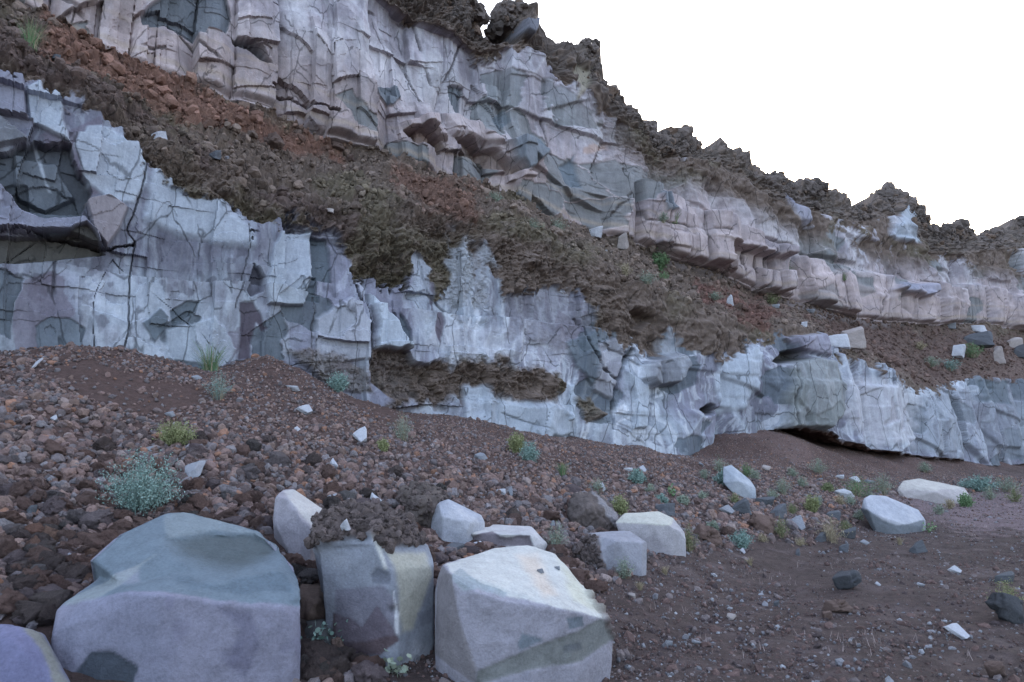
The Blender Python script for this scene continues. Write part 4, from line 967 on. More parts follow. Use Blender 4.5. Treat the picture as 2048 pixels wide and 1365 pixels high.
# ------------------------------------------------------------------ rubble on the terrace, clinker along the crest
tV = V[te]; tS = S[te]; tPX, tPY, tD = project(tV.astype(float))
n = 22000
ri = rng.integers(0, tV.shape[0], n); ci = rng.integers(0, C, n)
P = tV[ri, ci] + rng.normal(0, .03, (n, 3)).astype(f32)
sz = np.clip(.024 * np.exp(rng.normal(0, .8, n)), .01, .16).astype(f32)
cl = soilcol[te][ri, ci] * rng.uniform(.75, 1.7, n)[:, None].astype(f32)
v, f, c = merge_lumps(P, sz, cl, 2, 21, 10, 1.2)
tag(link('terrace_rubble', np_mesh('terrace_rubble', v, f, c), M_RUBBLE), kind='stuff')
cV = V[cr]; cT = T[cr]
n = 6500
ri = (rng.beta(3.2, 1.2, n) * (int((zone == 4).sum()) + 6)).astype(int); ci = rng.integers(300, C, n * 3); ci = ci[fbm(cV[70, ci, 0] * .9, cV[70, ci, 1] * .9, None, 88, 3) > .02][:n]; ri = ri[:len(ci)]; n = len(ci)
P = cV[ri, ci] + rng.normal(0, .04, (n, 3)).astype(f32)
top = ri > 62
sz = (np.where(top, .10, .05) * np.exp(rng.normal(0, .6, n))).clip(.03, .5).astype(f32)
cl = CLINK * rng.uniform(.6, 1.35, n)[:, None].astype(f32); cl[rng.random(n) < .15] = A_(.14, .10, .078)
v, f, c = merge_lumps(P, sz, cl, 3, 22, rough=1.4, facet=.1)
tag(link('crest_clinker', np_mesh('crest_clinker', v, f, c), M_RUBBLE), kind='stuff')

# ------------------------------------------------------------------ pebbles on the quarry floor
n = 130000
Y = 3.2 + 21 * rng.random(n) ** 1.8; X = Y * rng.uniform(-.3, 1.0, n)
G = ground_h(X, Y); s_, w_ = sw(X, Y)
kp = (G < .35) & (w_ > .9) & (fbm(X * .8, Y * .8, None, 61, 3) + rng.uniform(-.4, .6, n) > -.1)
sz = np.clip(.0078 * np.exp(rng.normal(0, .72, n)), .0035, .06).astype(f32)[kp]
P = np.stack([X, Y, G + .2 * np.clip(.0075, 0, 1)], -1)[kp].astype(f32)
pt = np.array([[.13, .085, .078], [.17, .14, .14], [.19, .19, .21], [.075, .056, .058], [.27, .275, .30]], f32)
cl = pt[rng.choice(5, len(sz), p=[.46, .23, .11, .17, .03])] * rng.uniform(.8, 1.25, len(sz))[:, None].astype(f32)
v, f, c = merge_lumps(P, sz, cl, 1, 31, flat=.65, facet=.8)
tag(link('floor_gravel', np_mesh('floor_gravel', v, f, c), M_RUBBLE), kind='stuff')

# ------------------------------------------------------------------ broken plates and angular stones
def chip_mesh(seed, thin):
    r = np.random.default_rng(seed); bm = bmesh.new(); n = r.integers(5, 7)
    a = np.sort(r.uniform(0, 6.28, n)) + r.uniform(0, 6)
    for h, sc in ((0, .9), (thin, r.uniform(.6, 1))):
        for k in a:
            q = r.uniform(.75, 1.1) * sc * .5
            bm.verts.new((math.cos(k + h * .3) * q, math.sin(k + h * .3) * q * .75, h + r.uniform(-.12, .12) * thin + (.25 * thin * math.cos(k) if h else 0)))
    rr = bmesh.ops.convex_hull(bm, input=bm.verts[:])
    bmesh.ops.delete(bm, geom=[g for g in set(rr['geom_interior']) | set(rr['geom_unused']) if isinstance(g, bmesh.types.BMVert)], context='VERTS')
    bmesh.ops.bevel(bm, geom=bm.edges[:], offset=.018, segments=1, affect='EDGES')
    bmesh.ops.triangulate(bm, faces=bm.faces[:])
    for _ in range(3): 
        bmesh.ops.subdivide_edges(bm, edges=[e for e in bm.edges if e.calc_length() > .07], cuts=1); bmesh.ops.triangulate(bm, faces=[f for f in bm.faces if len(f.verts) > 3])
    bm.normal_update()
    v = np.array([x.co[:] for x in bm.verts], f32); nn = np.array([x.normal[:] for x in bm.verts], f32)
    f = np.array([[y.index for y in x.verts] for x in bm.faces], np.int32); bm.free()
    v = v + nn * (.03 * fbm(v[:, 0] * 4 + seed, v[:, 1] * 4, v[:, 2] * 4, seed, 3))[:, None]
    return v, f
TONE = {'pale': [(.33, .335, .37), (.40, .405, .44), (.36, .36, .39)], 'grey': [(.19, .20, .225), (.24, .245, .27), (.16, .17, .19)], 'dark': [(.075, .08, .09), (.10, .105, .12), (.065, .066, .074)],
        'tan': [(.30, .26, .25), (.33, .285, .27), (.28, .25, .24)], 'black': [(.05, .052, .058), (.06, .062, .07), (.045, .046, .05)], 'brown': [(.095, .066, .056), (.12, .08, .068), (.08, .056, .05)]}
CHIP_M = {k: rock_mat('chip_' + k, v, 3.0, .22, .5, .04) for k, v in TONE.items()}
CHIPS = {}
for k in TONE:
    for j in range(4):
        for th in (0, 1):
            if k in ('brown', 'black'): v, f = lump(4, 1300 + j, 1.5, .8, .8); v = v * .5 + np.array([0, 0, .3], f32)
            else: v, f = chip_mesh(1200 + j * 7 + th * 3 + len(k) * 11, .62 if th else .28)
            me = np_mesh('stone_plate', v, f, smooth=(k in ('brown', 'black'))); me.materials.append(CHIP_M[k]); CHIPS[k, j, th] = me
nchip = [0]
def chip(px, py, w, h, k, label, where='ground', depth=None, yaw=None, lean=0.0):
    j = nchip[0]; nchip[0] += 1
    if where == 'ground': P, d = ground_hit(px, py)
    elif where == 'terrace':
        i = np.argmin((tPX - px) ** 2 + (tPY - py) ** 2); P = tV.reshape(-1, 3)[i].astype(float); d = tD.reshape(-1)[i]
    else:
        sv = BOULDER_SKIN[depth]; ax, ay, ad = project(sv.astype(float)); cand = np.nonzero((ax - px) ** 2 + (ay - py) ** 2 < 64)[0]
        i = cand[np.argmin(ad[cand])]; P, d = sv[i].astype(float), ad[i]
    th = 1 if (h > .5 * w and where != 'ground' and k not in ('brown', 'black')) or k == 'dark' else 0
    me = CHIPS[k, j % 4, th]
    zs = np.array([q.co.z for q in me.vertices[:60]]).max()
    o = bpy.data.objects.new('lava_stone' if k in ('brown', 'black') else 'stone_plate', me); COL.objects.link(o)
    sx = w / FPX * d * 1.05; sz_ = h / FPX * d / (.28 if not th else .62) * (.85 if k not in ('brown', 'black') else .65)
    o.scale = (sx, sx * .95, sz_)
    r = np.random.default_rng(j + 5)
    o.rotation_euler = (r.uniform(-.15, .35), r.uniform(-.25, .25) + lean, r.uniform(-.5, .5) if yaw is None else yaw)
    o.location = (P[0], P[1] + sx * .3 * (where == 'ground'), P[2] - .02 * sx)
    if where == 'ground': o.location.z = float(ground_h(o.location.x, o.location.y)) - .04 * sx
    if where == 'ground' and k in ('pale', 'grey', 'tan'):
        a_ = r.uniform(.55, .95); o.rotation_euler = (a_, r.uniform(-.2, .2), r.uniform(-.35, .35))
        o.scale = (sx, h / FPX * d / math.sin(a_) / .72, sx * r.uniform(.5, .9))
        o.location.z = float(ground_h(P[0], P[1])) + h / FPX * d * .38; o.location.y = P[1] + h / FPX * d * .4
    grp = {'ground': 'broken stones on the scree and quarry floor', 'terrace': 'broken stones on the terrace', 'top': 'small stones lying on boulders'}[where]
    return tag(o, label, 'stone', grp)
for a in [
    (67, 738, 18, 26, 'pale', 'small upright pale stone by dark rubble at the far left end of the wall foot'), (280, 694, 62, 30, 'pale', 'wide pale block half buried at the wall foot behind the left mound'),
    (390, 760, 26, 11, 'grey', 'thin grey plate on the slope between the mound and the blue green weed'), (585, 783, 48, 17, 'pale', 'long pale plate lying under the second mound'),
    (608, 830, 42, 17, 'pale', 'pale plate on the slope, third down from the second mound'), (574, 866, 28, 14, 'pale', 'larger of two pale chips lying together mid slope'), (592, 863, 15, 11, 'pale', 'smaller of two pale chips lying together mid slope'),
    (340, 838, 36, 22, 'grey', 'purplish grey plate at the lower edge of the bare dirt'), (106, 845, 20, 11, 'pale', 'pale chip on the slope below the left mound'), (262, 834, 11, 7, 'pale', 'tiny pale chip in the bare dirt of the mound'),
    (377, 962, 54, 42, 'grey', 'rounded grey plate propped right of the large turquoise bush'), (98, 968, 36, 17, 'grey', 'blue grey plate among stones at left of the large bush'), (720, 888, 48, 32, 'pale', 'pale trapezoid plate standing on the mid slope'),
    (675, 940, 42, 26, 'pale', 'pale pointed plate below the trapezoid one'), (960, 922, 32, 16, 'grey', 'slim grey stone on the slope left of the lime plant'), (870, 886, 13, 8, 'pale', 'tiny pale chip right of the dry weed'),
    (298, 907, 28, 10, 'grey', 'thin grey splinter under the yellow green plant'), (757, 1014, 48, 38, 'pale', 'pale angular block above the clinker topped boulder'), (665, 1012, 44, 24, 'grey', 'grey split stone right of the tall tan boulder'),
    (1003, 992, 27, 30, 'pale', 'pale standing wedge on the slope above the flat slab boulder'), (1022, 994, 16, 20, 'grey', 'thin grey flake leaning on the pale standing wedge'), (836, 1066, 32, 22, 'grey', 'grey stone touching the right shoulder of the clinker topped boulder'),
    (958, 1098, 34, 15, 'pale', 'low pale wedge in front of the flat slab boulder'), (898, 1108, 72, 24, 'dark', 'dark flat slab in the hollow behind the largest pale boulder'), (1105, 1058, 24, 13, 'grey', 'grey chip right of the flat slab boulder'),
    (50, 1034, 42, 16, 'dark', 'dark blue plate near the left edge behind the big boulder'), (128, 1122, 50, 18, 'grey', 'greenish grey plate left of the big blue grey boulder'), (20, 930, 22, 9, 'pale', 'pale splinter at the left edge of the scree'),
    (1203, 985, 26, 16, 'pale', 'pale chip in the cluster left of the turquoise plant below the wall'), (1218, 1002, 15, 10, 'grey', 'small grey chip below the pale one in that cluster'), (1192, 1008, 18, 11, 'grey', 'grey chip lowest in the cluster under the wall'),
    (1258, 944, 26, 16, 'pale', 'pale flake left of a pair beside the turquoise plant'), (1286, 946, 20, 13, 'pale', 'pale flake right of a pair beside the turquoise plant'),
    (1408, 935, 22, 11, 'grey', 'grey chip left of the long leaning boulder'), (1535, 942, 22, 12, 'tan', 'tan stone right of the long leaning boulder'), (1680, 958, 26, 12, 'pale', 'pale plate in front of the cave in the wall foot'), (1712, 966, 26, 12, 'pale', 'second pale plate in the rubble row before the cave'),
    (1744, 970, 36, 16, 'grey', 'grey plate among rubble left of the weeds'), (1690, 998, 46, 20, 'pale', 'whitish rock on the floor left of the tilted boulder'), (1640, 962, 20, 12, 'grey', 'grey chip left in the rubble row before the cave'),
    (1455, 1030, 34, 16, 'grey', 'grey stone at the left end of the dark stone heap'), (1490, 1036, 54, 28, 'dark', 'blackish stone in the dark heap below the leaning boulder'), (1530, 1012, 40, 18, 'dark', 'slate plate on top of the dark heap'),
    (1562, 1042, 50, 28, 'dark', 'big dark block at the right of the dark heap'), (1602, 1062, 36, 28, 'grey', 'greenish grey standing stone left of the dry weed'), (1670, 1042, 38, 18, 'dark', 'dark flat stone behind the dry weed'),
    (1700, 1078, 34, 19, 'dark', 'dark blue stone at the lower right of the dry weed'), (1645, 1086, 30, 17, 'dark', 'dark wedge in front of the dry weed'), (1333, 1034, 48, 26, 'dark', 'dark purple rock just behind the cream capped boulder'),
    (1530, 1068, 48, 27, 'brown', 'round dark brown stone at the front of the dark heap'), (1420, 1090, 50, 22, 'brown', 'low brown stone right of the olive plant'), (1598, 1113, 22, 11, 'dark', 'small blue grey stone alone on the floor'),
    (1487, 1108, 14, 10, 'pale', 'tiny pale chip below the turquoise floor weed'), (1690, 1106, 24, 18, 'dark', 'dark stone of a trio in front of the tilted boulder'), (1730, 1090, 22, 10, 'grey', 'grey plate of a trio in front of the tilted boulder'),
    (1845, 1107, 42, 22, 'dark', 'slate stone on the floor below the tilted boulder'), (1910, 1149, 30, 13, 'pale', 'pale flat stone on the right floor, upper of two'), (1845, 1174, 28, 9, 'pale', 'thin pale sliver on the right floor'), (1757, 1173, 13, 9, 'pale', 'tiny pale stone next to the black rough stone'),
    (1700, 1180, 46, 24, 'black', 'rough blackish stone in the middle of the floor'), (1918, 1278, 50, 23, 'pale', 'pale blue plate lying alone at the lower right'), (1400, 1290, 40, 14, 'grey', 'flat grey plate in the lower middle of the floor'),
    (1685, 1226, 44, 16, 'brown', 'low reddish stone below the black rough one'), (1655, 1242, 22, 11, 'brown', 'small reddish stone left of the low reddish one'), (1555, 1212, 16, 11, 'dark', 'small dark pebble left of the reddish stones'),
    (2026, 1247, 56, 42, 'black', 'large dark rough lump at the right edge beside a yellow green weed'), (2015, 1166, 50, 18, 'dark', 'dark low stone at the right edge above the weed'), (1890, 1245, 15, 8, 'pale', 'tiny pale stone above the pale blue plate'),
    (2000, 1358, 42, 22, 'brown', 'brown rough stone at the bottom right corner'), (1180, 1352, 20, 10, 'grey', 'small grey stone below the largest pale boulder'), (675, 1312, 26, 20, 'brown', 'reddish stone in front of the clinker topped boulder'), (1160, 1332, 20, 12, 'grey', 'grey pebble at the right foot of the largest pale boulder'),
    (590, 1345, 30, 20, 'brown', 'brown stone at the right foot of the big blue grey boulder'), (1355, 985, 16, 10, 'grey', 'grey chip near the bright small plant'), (1465, 1240, 22, 12, 'tan', 'tan stone on the lower floor'), (1265, 1200, 20, 12, 'tan', 'tan chip right of the grey lichen boulder foot'),
]: chip(*a)
for a in [
    (320, 280, 34, 18, 'pale', 'pale chip alone on the upper left slope'), (430, 318, 42, 16, 'dark', 'dark plate on the upper left slope'), (452, 322, 14, 8, 'grey', 'small grey chip beside the dark plate on the slope'), (650, 443, 32, 8, 'tan', 'thin tan sliver at the edge above the pale wall'),
    (113, 120, 22, 12, 'dark', 'dark stone below the grass tuft at the upper left'), (1460, 614, 18, 22, 'pale', 'pale upright chip in red soil on the terrace'), (1698, 695, 62, 40, 'tan', 'big tan block tilted on the terrace edge'), (1656, 704, 74, 30, 'pale', 'long pale slab leaning below the tan block'),
    (1608, 654, 16, 12, 'pale', 'small pale chip left of the long slab'), (1955, 692, 72, 30, 'dark', 'dark domed boulder on the terrace'), (1912, 714, 34, 28, 'pale', 'pale block below the dark dome'), (1998, 726, 36, 36, 'tan', 'upright tan stone right of the dark dome'), (2026, 694, 40, 20, 'tan', 'flat tan slab at the right edge of the terrace'),
    (2040, 716, 36, 28, 'dark', 'dark block at the right edge of the terrace'), (1950, 662, 46, 14, 'pale', 'pale plate above the dark dome'), (1900, 656, 26, 12, 'grey', 'grey plate left of the dark dome'), (1762, 739, 14, 7, 'pale', 'tiny pale chip at the terrace lip'), (1215, 510, 24, 12, 'pale', 'pale chip below the columns'),
    (1190, 476, 30, 22, 'pale', 'pale block broken off the column foot'), (1245, 496, 34, 34, 'tan', 'leaning column stump at the foot of the upper wall'), (700, 322, 18, 10, 'brown', 'orange brown stone on the red slope'), (672, 301, 34, 12, 'brown', 'bright rust stone on the red slope'), (548, 300, 44, 22, 'brown', 'large brown stone in the red gravel slope'),
    (1550, 615, 30, 8, 'grey', 'thin grey plate on the soil under the short columns'), (1620, 625, 26, 8, 'grey', 'second thin grey plate under the short columns'),
]: chip(*a, where='terrace')
chip(690, 1058, 30, 20, 'pale', 'small pale stone resting on the clinker cap', 'top', 2)
chip(1082, 1138, 18, 8, 'grey', 'left of two small grey stones on the largest boulder', 'top', 3)
chip(1120, 1132, 18, 8, 'grey', 'right of two small grey stones on the largest boulder', 'top', 3)

# ------------------------------------------------------------------ plants
def leaf_mat(name, rough=.7):
    m, nt, b = nodes(name); a = N_(nt, 'ShaderNodeAttribute'); a.attribute_name = 'tone'
    nt.links.new(a.outputs['Color'], b.inputs['Base Color']); b.inputs['Roughness'].default_value = rough; b.inputs['Specular IOR Level'].default_value = .2
    return m
M_LEAF, M_STEM = leaf_mat('leaf'), leaf_mat('stem', .85)
PC = {'turquoise': ((.13, .215, .19), (.24, .32, .29)), 'green': ((.095, .17, .08), (.16, .23, .12)), 'lime': ((.17, .19, .085), (.25, .255, .13)), 'sage': ((.17, .215, .17), (.25, .28, .22)), 'dry': ((.24, .20, .13), (.34, .29, .20)), 'olive': ((.12, .145, .07), (.18, .19, .10))}
def plant(px, py, w, h, form, hue, label, where='ground', seed=None):
    if where == 'ground': P, d = ground_hit(px, py)
    else:
        A = V[up] if where == 'upper' else tV
        ax, ay, ad = project(A.astype(float)) if where == 'upper' else (tPX, tPY, tD)
        i = np.argmin((ax - px) ** 2 + (ay - py) ** 2); P = A.reshape(-1, 3)[i].astype(float); d = ad.reshape(-1)[i]
    W_, H_ = 1.15 * w / FPX * d, 1.2 * h / FPX * d
    r = np.random.default_rng(int(px * 3 + py)); c0, c1 = [A_(*q) for q in PC[hue]]
    nst = {'bush': int(50 + min(w, 160) * 1.6), 'tuft': int(70 + w * 1.5), 'seedling': 7, 'wisp': int(40 + w * .7)}[form]
    SV, SF, SCc, LV, LF, LC = [], [], [], [], [], []
    thick = max(.0022, .35 * d / FPX)
    so = lo_ = 0
    for q in range(nst):
        az = r.uniform(0, 6.28); sp = r.random() ** (.5 if form == 'bush' else .8)
        b0 = np.array([math.cos(az), math.sin(az), 0]) * W_ * .16 * r.random()
        hh = H_ * (r.uniform(.5, 1.12) * math.sqrt(max(.05, 1 - (.85 * sp) ** 2)) if form != 'tuft' else r.uniform(.45, 1.05))
        e = np.array([math.cos(az) * W_ * .5 * sp, math.sin(az) * W_ * .5 * sp, hh])
        k = 5; t = np.linspace(0, 1, k)[:, None]
        mid = np.array([e[0] * .35, e[1] * .35, hh * .65]) + r.normal(0, .05, 3) * H_
        cv = b0 * (1 - t) ** 2 + 2 * t * (1 - t) * mid + t * t * e + r.normal(0, .012, (k, 3)) * H_ * t
        side = np.array([-math.sin(az + r.uniform(-1, 1)), math.cos(az + r.uniform(-1, 1)), r.uniform(-.3, .3)])
        wd = thick * (1.25 if form == 'tuft' else .8) * (1 - .75 * t)
        vv = np.stack([cv - side * wd, cv + side * wd], 1).reshape(-1, 3)
        SV.append(vv); SF.append(np.array([[2 * a, 2 * a + 1, 2 * a + 3, 2 * a + 2] for a in range(k - 1)]) + so); so += len(vv)
        cs = (c0 + (c1 - c0) * r.random()) * (1 if form == 'tuft' else .75)
        if form == 'tuft' and r.random() < .2 or form == 'wisp' and r.random() < .5: cs = A_(.30, .25, .17) * r.uniform(.7, 1.1)
        SCc.append(np.repeat(cs[None], len(vv), 0))
        if form == 'tuft': nl = r.integers(0, 2)
        else: nl = {'bush': 24, 'seedling': 7, 'wisp': 11}[form]
        ls0 = {'bush': max(.010, 1.9 * d / FPX), 'seedling': .032, 'wisp': max(.009, 1.3 * d / FPX), 'tuft': .01}[form]
        if nl:
            tq = r.uniform(.12 if form == 'bush' else .3, 1, nl); seg = np.clip((tq * (k - 1)).astype(int), 0, k - 2); fr = (tq * (k - 1) - seg)[:, None]
            c_ = cv[seg] * (1 - fr) + cv[seg + 1] * fr + r.normal(0, ls0 * 1.3, (nl, 3))
            c_[:, 2] = np.maximum(c_[:, 2], .005)
            u = r.normal(size=(nl, 3)); u /= np.linalg.norm(u, axis=1)[:, None]; v_ = np.cross(u, r.normal(size=(nl, 3))); v_ /= np.linalg.norm(v_, axis=1)[:, None] + 1e-6
            ls = ls0 * r.uniform(.6, 1.3, (nl, 1)); wdt = .95 if form == 'seedling' else .5
            if form == 'seedling':
                ang = np.linspace(0, 2 * np.pi, 7)[:-1]
                vv = np.stack([c_ + u * ls * math.cos(a) * .6 + v_ * ls * math.sin(a) * .55 for a in ang], 1)
                ff = np.concatenate([np.arange(nl)[:, None] * 6 + np.array([[0, 1, 2, 3]]), np.arange(nl)[:, None] * 6 + np.array([[0, 3, 4, 5]])])
                vv = vv.reshape(-1, 3)
            else:
                vv = np.stack([c_ - u * ls, c_ + v_ * ls * wdt, c_ + u * ls, c_ - v_ * ls * wdt], 1).reshape(-1, 3); ff = np.arange(nl)[:, None] * 4 + np.arange(4)[None]
            LV.append(vv); LF.append(ff + lo_); lo_ += len(vv)
            LC.append(np.repeat((c0 + (c1 - c0) * r.random((nl, 1))), len(vv) // nl, 0) * r.uniform(.85, 1.15))
    root = bpy.data.objects.new({'bush': 'bush', 'tuft': 'grass_tuft', 'seedling': 'seedling', 'wisp': 'wispy_weed'}[form], None); COL.objects.link(root); root.location = (P[0], P[1], P[2] - .01)
    if form == 'tuft' : link('blades', np_mesh('blades', np.concatenate(SV), np.concatenate(SF), np.concatenate(SCc)), M_STEM, root)
    else: link('stems', np_mesh('stems', np.concatenate(SV), np.concatenate(SF), np.concatenate(SCc)), M_STEM, root)
    if LV and form != 'tuft': link('leaves', np_mesh('leaves', np.concatenate(LV), np.concatenate(LF), np.concatenate(LC)), M_LEAF, root)
    return tag(root, label, 'plant', 'plants on the scree and floor' if where == 'ground' else 'plants on the cliff')
for a in [
    (280, 1030, 152, 105, 'bush', 'turquoise', 'large pale turquoise bush behind the big blue grey boulder'), (420, 744, 100, 52, 'tuft', 'green', 'broad bright green grass clump at the wall foot between the mounds'), (437, 800, 66, 52, 'wisp', 'turquoise', 'wispy blue green weed below the bright green clump'),
    (350, 893, 76, 46, 'bush', 'lime', 'yellow green bushy plant mid slope'), (676, 785, 42, 36, 'bush', 'turquoise', 'turquoise plant at the wall foot right of the second mound'), (842, 826, 38, 26, 'tuft', 'green', 'bright green tuft at the wall foot above the dirt slide'),
    (806, 884, 62, 48, 'wisp', 'sage', 'dry sage weed on the slope right of the trapezoid plate'), (766, 902, 24, 20, 'bush', 'lime', 'small lime plant below the dry sage weed'), (1034, 906, 38, 36, 'bush', 'lime', 'round lime bush below the wall bulge'),
    (1058, 926, 40, 36, 'bush', 'turquoise', 'turquoise bush touching the round lime bush'), (1125, 954, 36, 26, 'tuft', 'green', 'vivid green tuft on the lower slope'), (1195, 988, 38, 28, 'wisp', 'sage', 'pale weed next to the chip cluster'), (1275, 968, 36, 24, 'bush', 'turquoise', 'turquoise plant beside a pair of pale flakes'),
    (1240, 1030, 38, 32, 'bush', 'lime', 'lime plant right of the dark crusty boulder'), (1112, 1106, 54, 50, 'wisp', 'sage', 'tall sage weed right of the flat slab boulder'), (1380, 1106, 42, 48, 'wisp', 'olive', 'olive weed right of the cream capped boulder'), (1250, 1160, 40, 40, 'wisp', 'sage', 'pale thin weed in front of the lichen shouldered boulder'),
    (1440, 945, 38, 26, 'wisp', 'sage', 'sage weed above left of the leaning boulder'), (1448, 970, 44, 24, 'bush', 'turquoise', 'turquoise plant left of the leaning boulder'), (1494, 954, 30, 22, 'wisp', 'green', 'green weed behind the leaning boulder'), (1566, 990, 38, 30, 'wisp', 'sage', 'pale weed right of the leaning boulder'),
    (1636, 947, 42, 24, 'wisp', 'sage', 'sage weed before the dirt bank under the wall'), (1344, 990, 16, 12, 'seedling', 'green', 'small round leaved green plant on the slope'), (1322, 1006, 26, 14, 'bush', 'turquoise', 'low turquoise plant below the round leaved one'), (1482, 1096, 46, 30, 'bush', 'turquoise', 'turquoise weed on the floor by a tiny pale chip'),
    (1562, 1075, 40, 34, 'wisp', 'olive', 'olive weed right of the round dark brown stone'), (1624, 1026, 26, 30, 'bush', 'lime', 'lime plant behind the dark heap'), (1664, 1086, 66, 46, 'wisp', 'dry', 'dry straw coloured weed among dark stones'), (1712, 994, 80, 34, 'wisp', 'green', 'green weeds left of the long low boulder'),
    (1766, 990, 62, 36, 'wisp', 'sage', 'sage weeds at the left end of the long low boulder'), (1932, 1014, 26, 22, 'bush', 'green', 'bright plant in front of the right end of the long low boulder'), (1958, 982, 70, 24, 'bush', 'turquoise', 'turquoise patch right of the long low boulder'), (2015, 985, 64, 28, 'wisp', 'sage', 'sage weeds at the right edge below the wall'),
    (1862, 1064, 44, 14, 'seedling', 'green', 'low green leaves at the right foot of the tilted boulder'), (2018, 1228, 62, 56, 'wisp', 'lime', 'yellow green weed by the dark lump at the right edge'), (620, 1306, 38, 36, 'seedling', 'turquoise', 'left turquoise seedling between the two big boulders'), (650, 1290, 24, 34, 'seedling', 'turquoise', 'right turquoise seedling between the two big boulders'),
    (738, 1290, 20, 14, 'seedling', 'turquoise', 'tiny seedling at the foot of the clinker topped boulder'), (792, 1348, 32, 26, 'seedling', 'sage', 'pale seedling on the dirt left of the largest boulder'), (905, 1352, 44, 34, 'tuft', 'green', 'green grass sprig at the left foot of the largest boulder'), (1190, 1318, 60, 24, 'bush', 'sage', 'low pale weed at the right foot of the largest boulder'),
    (432, 1352, 24, 22, 'seedling', 'turquoise', 'seedling under the right of the big blue grey boulder'), (1310, 1070, 30, 34, 'wisp', 'dry', 'dry stalks in front of the cream capped boulder'), (1700, 1010, 30, 16, 'wisp', 'sage', 'sage tuft below the whitish rock'), (1600, 1092, 24, 14, 'wisp', 'dry', 'low dry tuft on the floor'),
]: plant(*a)
for a in [
    (60, 98, 70, 52, 'tuft', 'green', 'blue green grass tuft on the slope at the top left corner'), (1065, 470, 50, 32, 'wisp', 'sage', 'left sage bush below the upper wall'), (1116, 474, 56, 36, 'wisp', 'sage', 'wider sage bush below the upper wall columns'), (1316, 540, 46, 32, 'bush', 'green', 'green bush at the foot of the short columns'),
    (1250, 552, 32, 22, 'wisp', 'dry', 'dry weed left of the green bush'), (1290, 572, 50, 22, 'wisp', 'sage', 'sage weed below the green bush'), (1325, 562, 30, 16, 'wisp', 'green', 'small weed right below the green bush'), (1430, 602, 34, 16, 'wisp', 'sage', 'pale weed in the red soil'), (1545, 612, 34, 20, 'wisp', 'olive', 'olive weed under the short columns'),
    (1862, 735, 40, 18, 'wisp', 'sage', 'left sage weed on the right soil slope'), (1900, 742, 48, 22, 'wisp', 'turquoise', 'turquoise weed below the pale block'), (1945, 716, 60, 26, 'wisp', 'green', 'green weed in front of the dark dome'), (990, 405, 34, 20, 'wisp', 'sage', 'small grey weed at the foot of the arches'), (1840, 700, 26, 14, 'wisp', 'dry', 'dry weed on the soil slope'),
]: plant(*a, where='terrace')
for a in [(1350, 448, 34, 24, 'tuft', 'green', 'green tuft on a ledge of the upper wall'), (1326, 446, 24, 20, 'wisp', 'sage', 'pale weed beside the tuft on the upper ledge'), (1572, 552, 46, 26, 'wisp', 'sage', 'sage weed on the ledge above the short columns'), (1690, 562, 22, 14, 'tuft', 'green', 'little green tuft on the far ledge')]: plant(*a, where='upper')

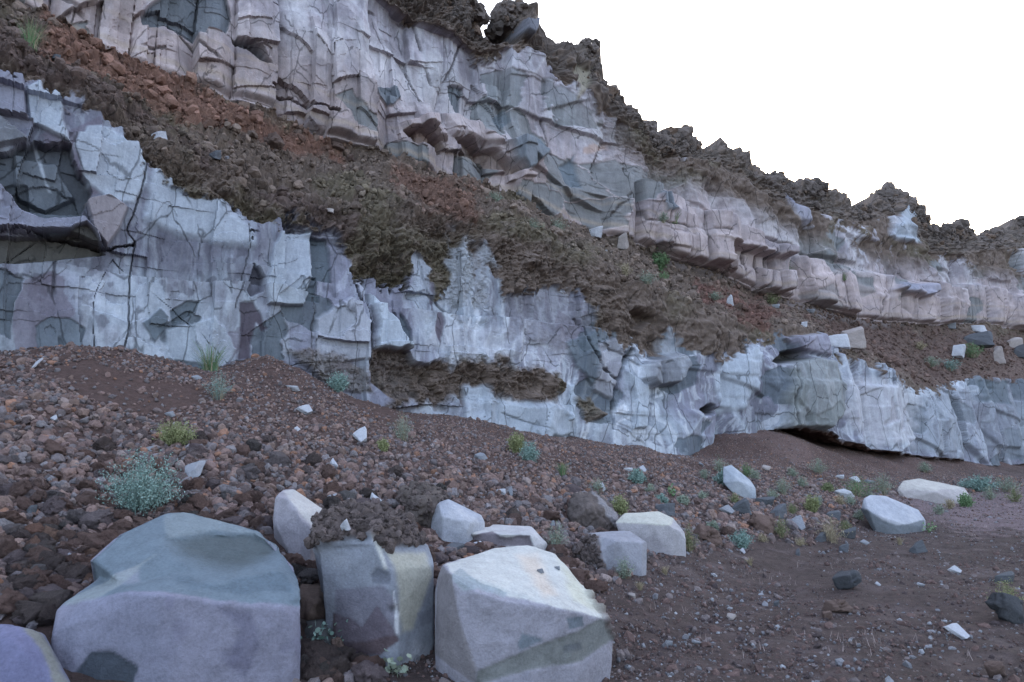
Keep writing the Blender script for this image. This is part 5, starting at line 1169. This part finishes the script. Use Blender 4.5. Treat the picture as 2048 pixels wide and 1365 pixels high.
# ------------------------------------------------------------------ dry grass on the floor
n = 5200
X = np.concatenate([rng.uniform(8, 22, n // 2), rng.uniform(0, 14, n // 2)]); Y = np.concatenate([rng.uniform(11, 24, n // 2), 4 + 14 * rng.random(n // 2) ** 1.3])
G = ground_h(X, Y); gx, gy, gd = project(np.stack([X, Y, G], -1))
cl_ = fbm(X * .7, Y * .7, None, 71, 3)
kp = (G < .3) & (((poly_sd(gx, gy, [(1740, 985), (2120, 972), (2120, 1062), (1960, 1068), (1840, 1045)]) > -10) & (cl_ > -.25)) | (cl_ > .33))
X, Y, G = X[kp], Y[kp], G[kp]; n = len(X)
k = 3; Vg = []
for j in range(k):
    az = rng.uniform(0, 6.28, n); hh = rng.uniform(.02, .075, n); sp = rng.uniform(.01, .05, n)
    p0 = np.stack([X + rng.normal(0, .02, n), Y + rng.normal(0, .02, n), G], -1); e = p0 + np.stack([np.cos(az) * sp, np.sin(az) * sp, hh], -1); sd_ = np.stack([-np.sin(az), np.cos(az), az * 0], -1) * .0025
    Vg.append(np.stack([p0 - sd_, p0 + sd_, e + sd_ * .3, e - sd_ * .3], 1).reshape(-1, 3))
Vg = np.concatenate(Vg); Fg = np.arange(len(Vg)).reshape(-1, 4)
tag(link('dry_grass', np_mesh('dry_grass', Vg, Fg, np.repeat(np.array([[.30, .24, .23]], f32) * rng.uniform(.6, 1.3, (len(Fg), 1)).astype(f32), 4, 0)), M_STEM), kind='stuff')

WEEDS = [(1405, 1000, 24, 'wisp', 'sage'), (1425, 1062, 22, 'bush', 'sage'), (1470, 1008, 26, 'wisp', 'olive'), (1510, 960, 26, 'wisp', 'sage'), (1525, 1085, 22, 'wisp', 'dry'), (1545, 998, 24, 'wisp', 'sage'), (1585, 1030, 28, 'wisp', 'olive'), (1605, 975, 26, 'wisp', 'sage'),
         (1635, 1010, 24, 'wisp', 'sage'), (1655, 985, 22, 'bush', 'olive'), (1680, 1012, 28, 'wisp', 'dry'), (1720, 1040, 26, 'wisp', 'sage'), (1740, 1000, 22, 'wisp', 'sage'), (1690, 1060, 24, 'wisp', 'olive'), (1880, 1030, 26, 'wisp', 'sage'), (1900, 1018, 24, 'wisp', 'dry'),
         (1980, 1000, 34, 'wisp', 'sage'), (2030, 1005, 34, 'wisp', 'olive'), (1300, 985, 22, 'wisp', 'sage'), (1365, 1010, 22, 'bush', 'sage'), (1410, 960, 26, 'wisp', 'sage'), (1585, 955, 24, 'wisp', 'sage'), (1850, 945, 26, 'wisp', 'sage'), (1800, 1090, 20, 'tuft', 'dry'), (1500, 1130, 20, 'tuft', 'dry'), (1330, 1150, 22, 'tuft', 'dry'), (1280, 1180, 22, 'tuft', 'dry')]
for x_, y_, w_, form_, hue_ in WEEDS:
    plant(x_, y_, w_, w_ * .7, form_, hue_, {'wisp': 'small thin weed among the dark stones below the right wall', 'bush': 'small leafy weed among the dark stones below the right wall', 'tuft': 'short grass tuft along the edge of the scree'}[form_])
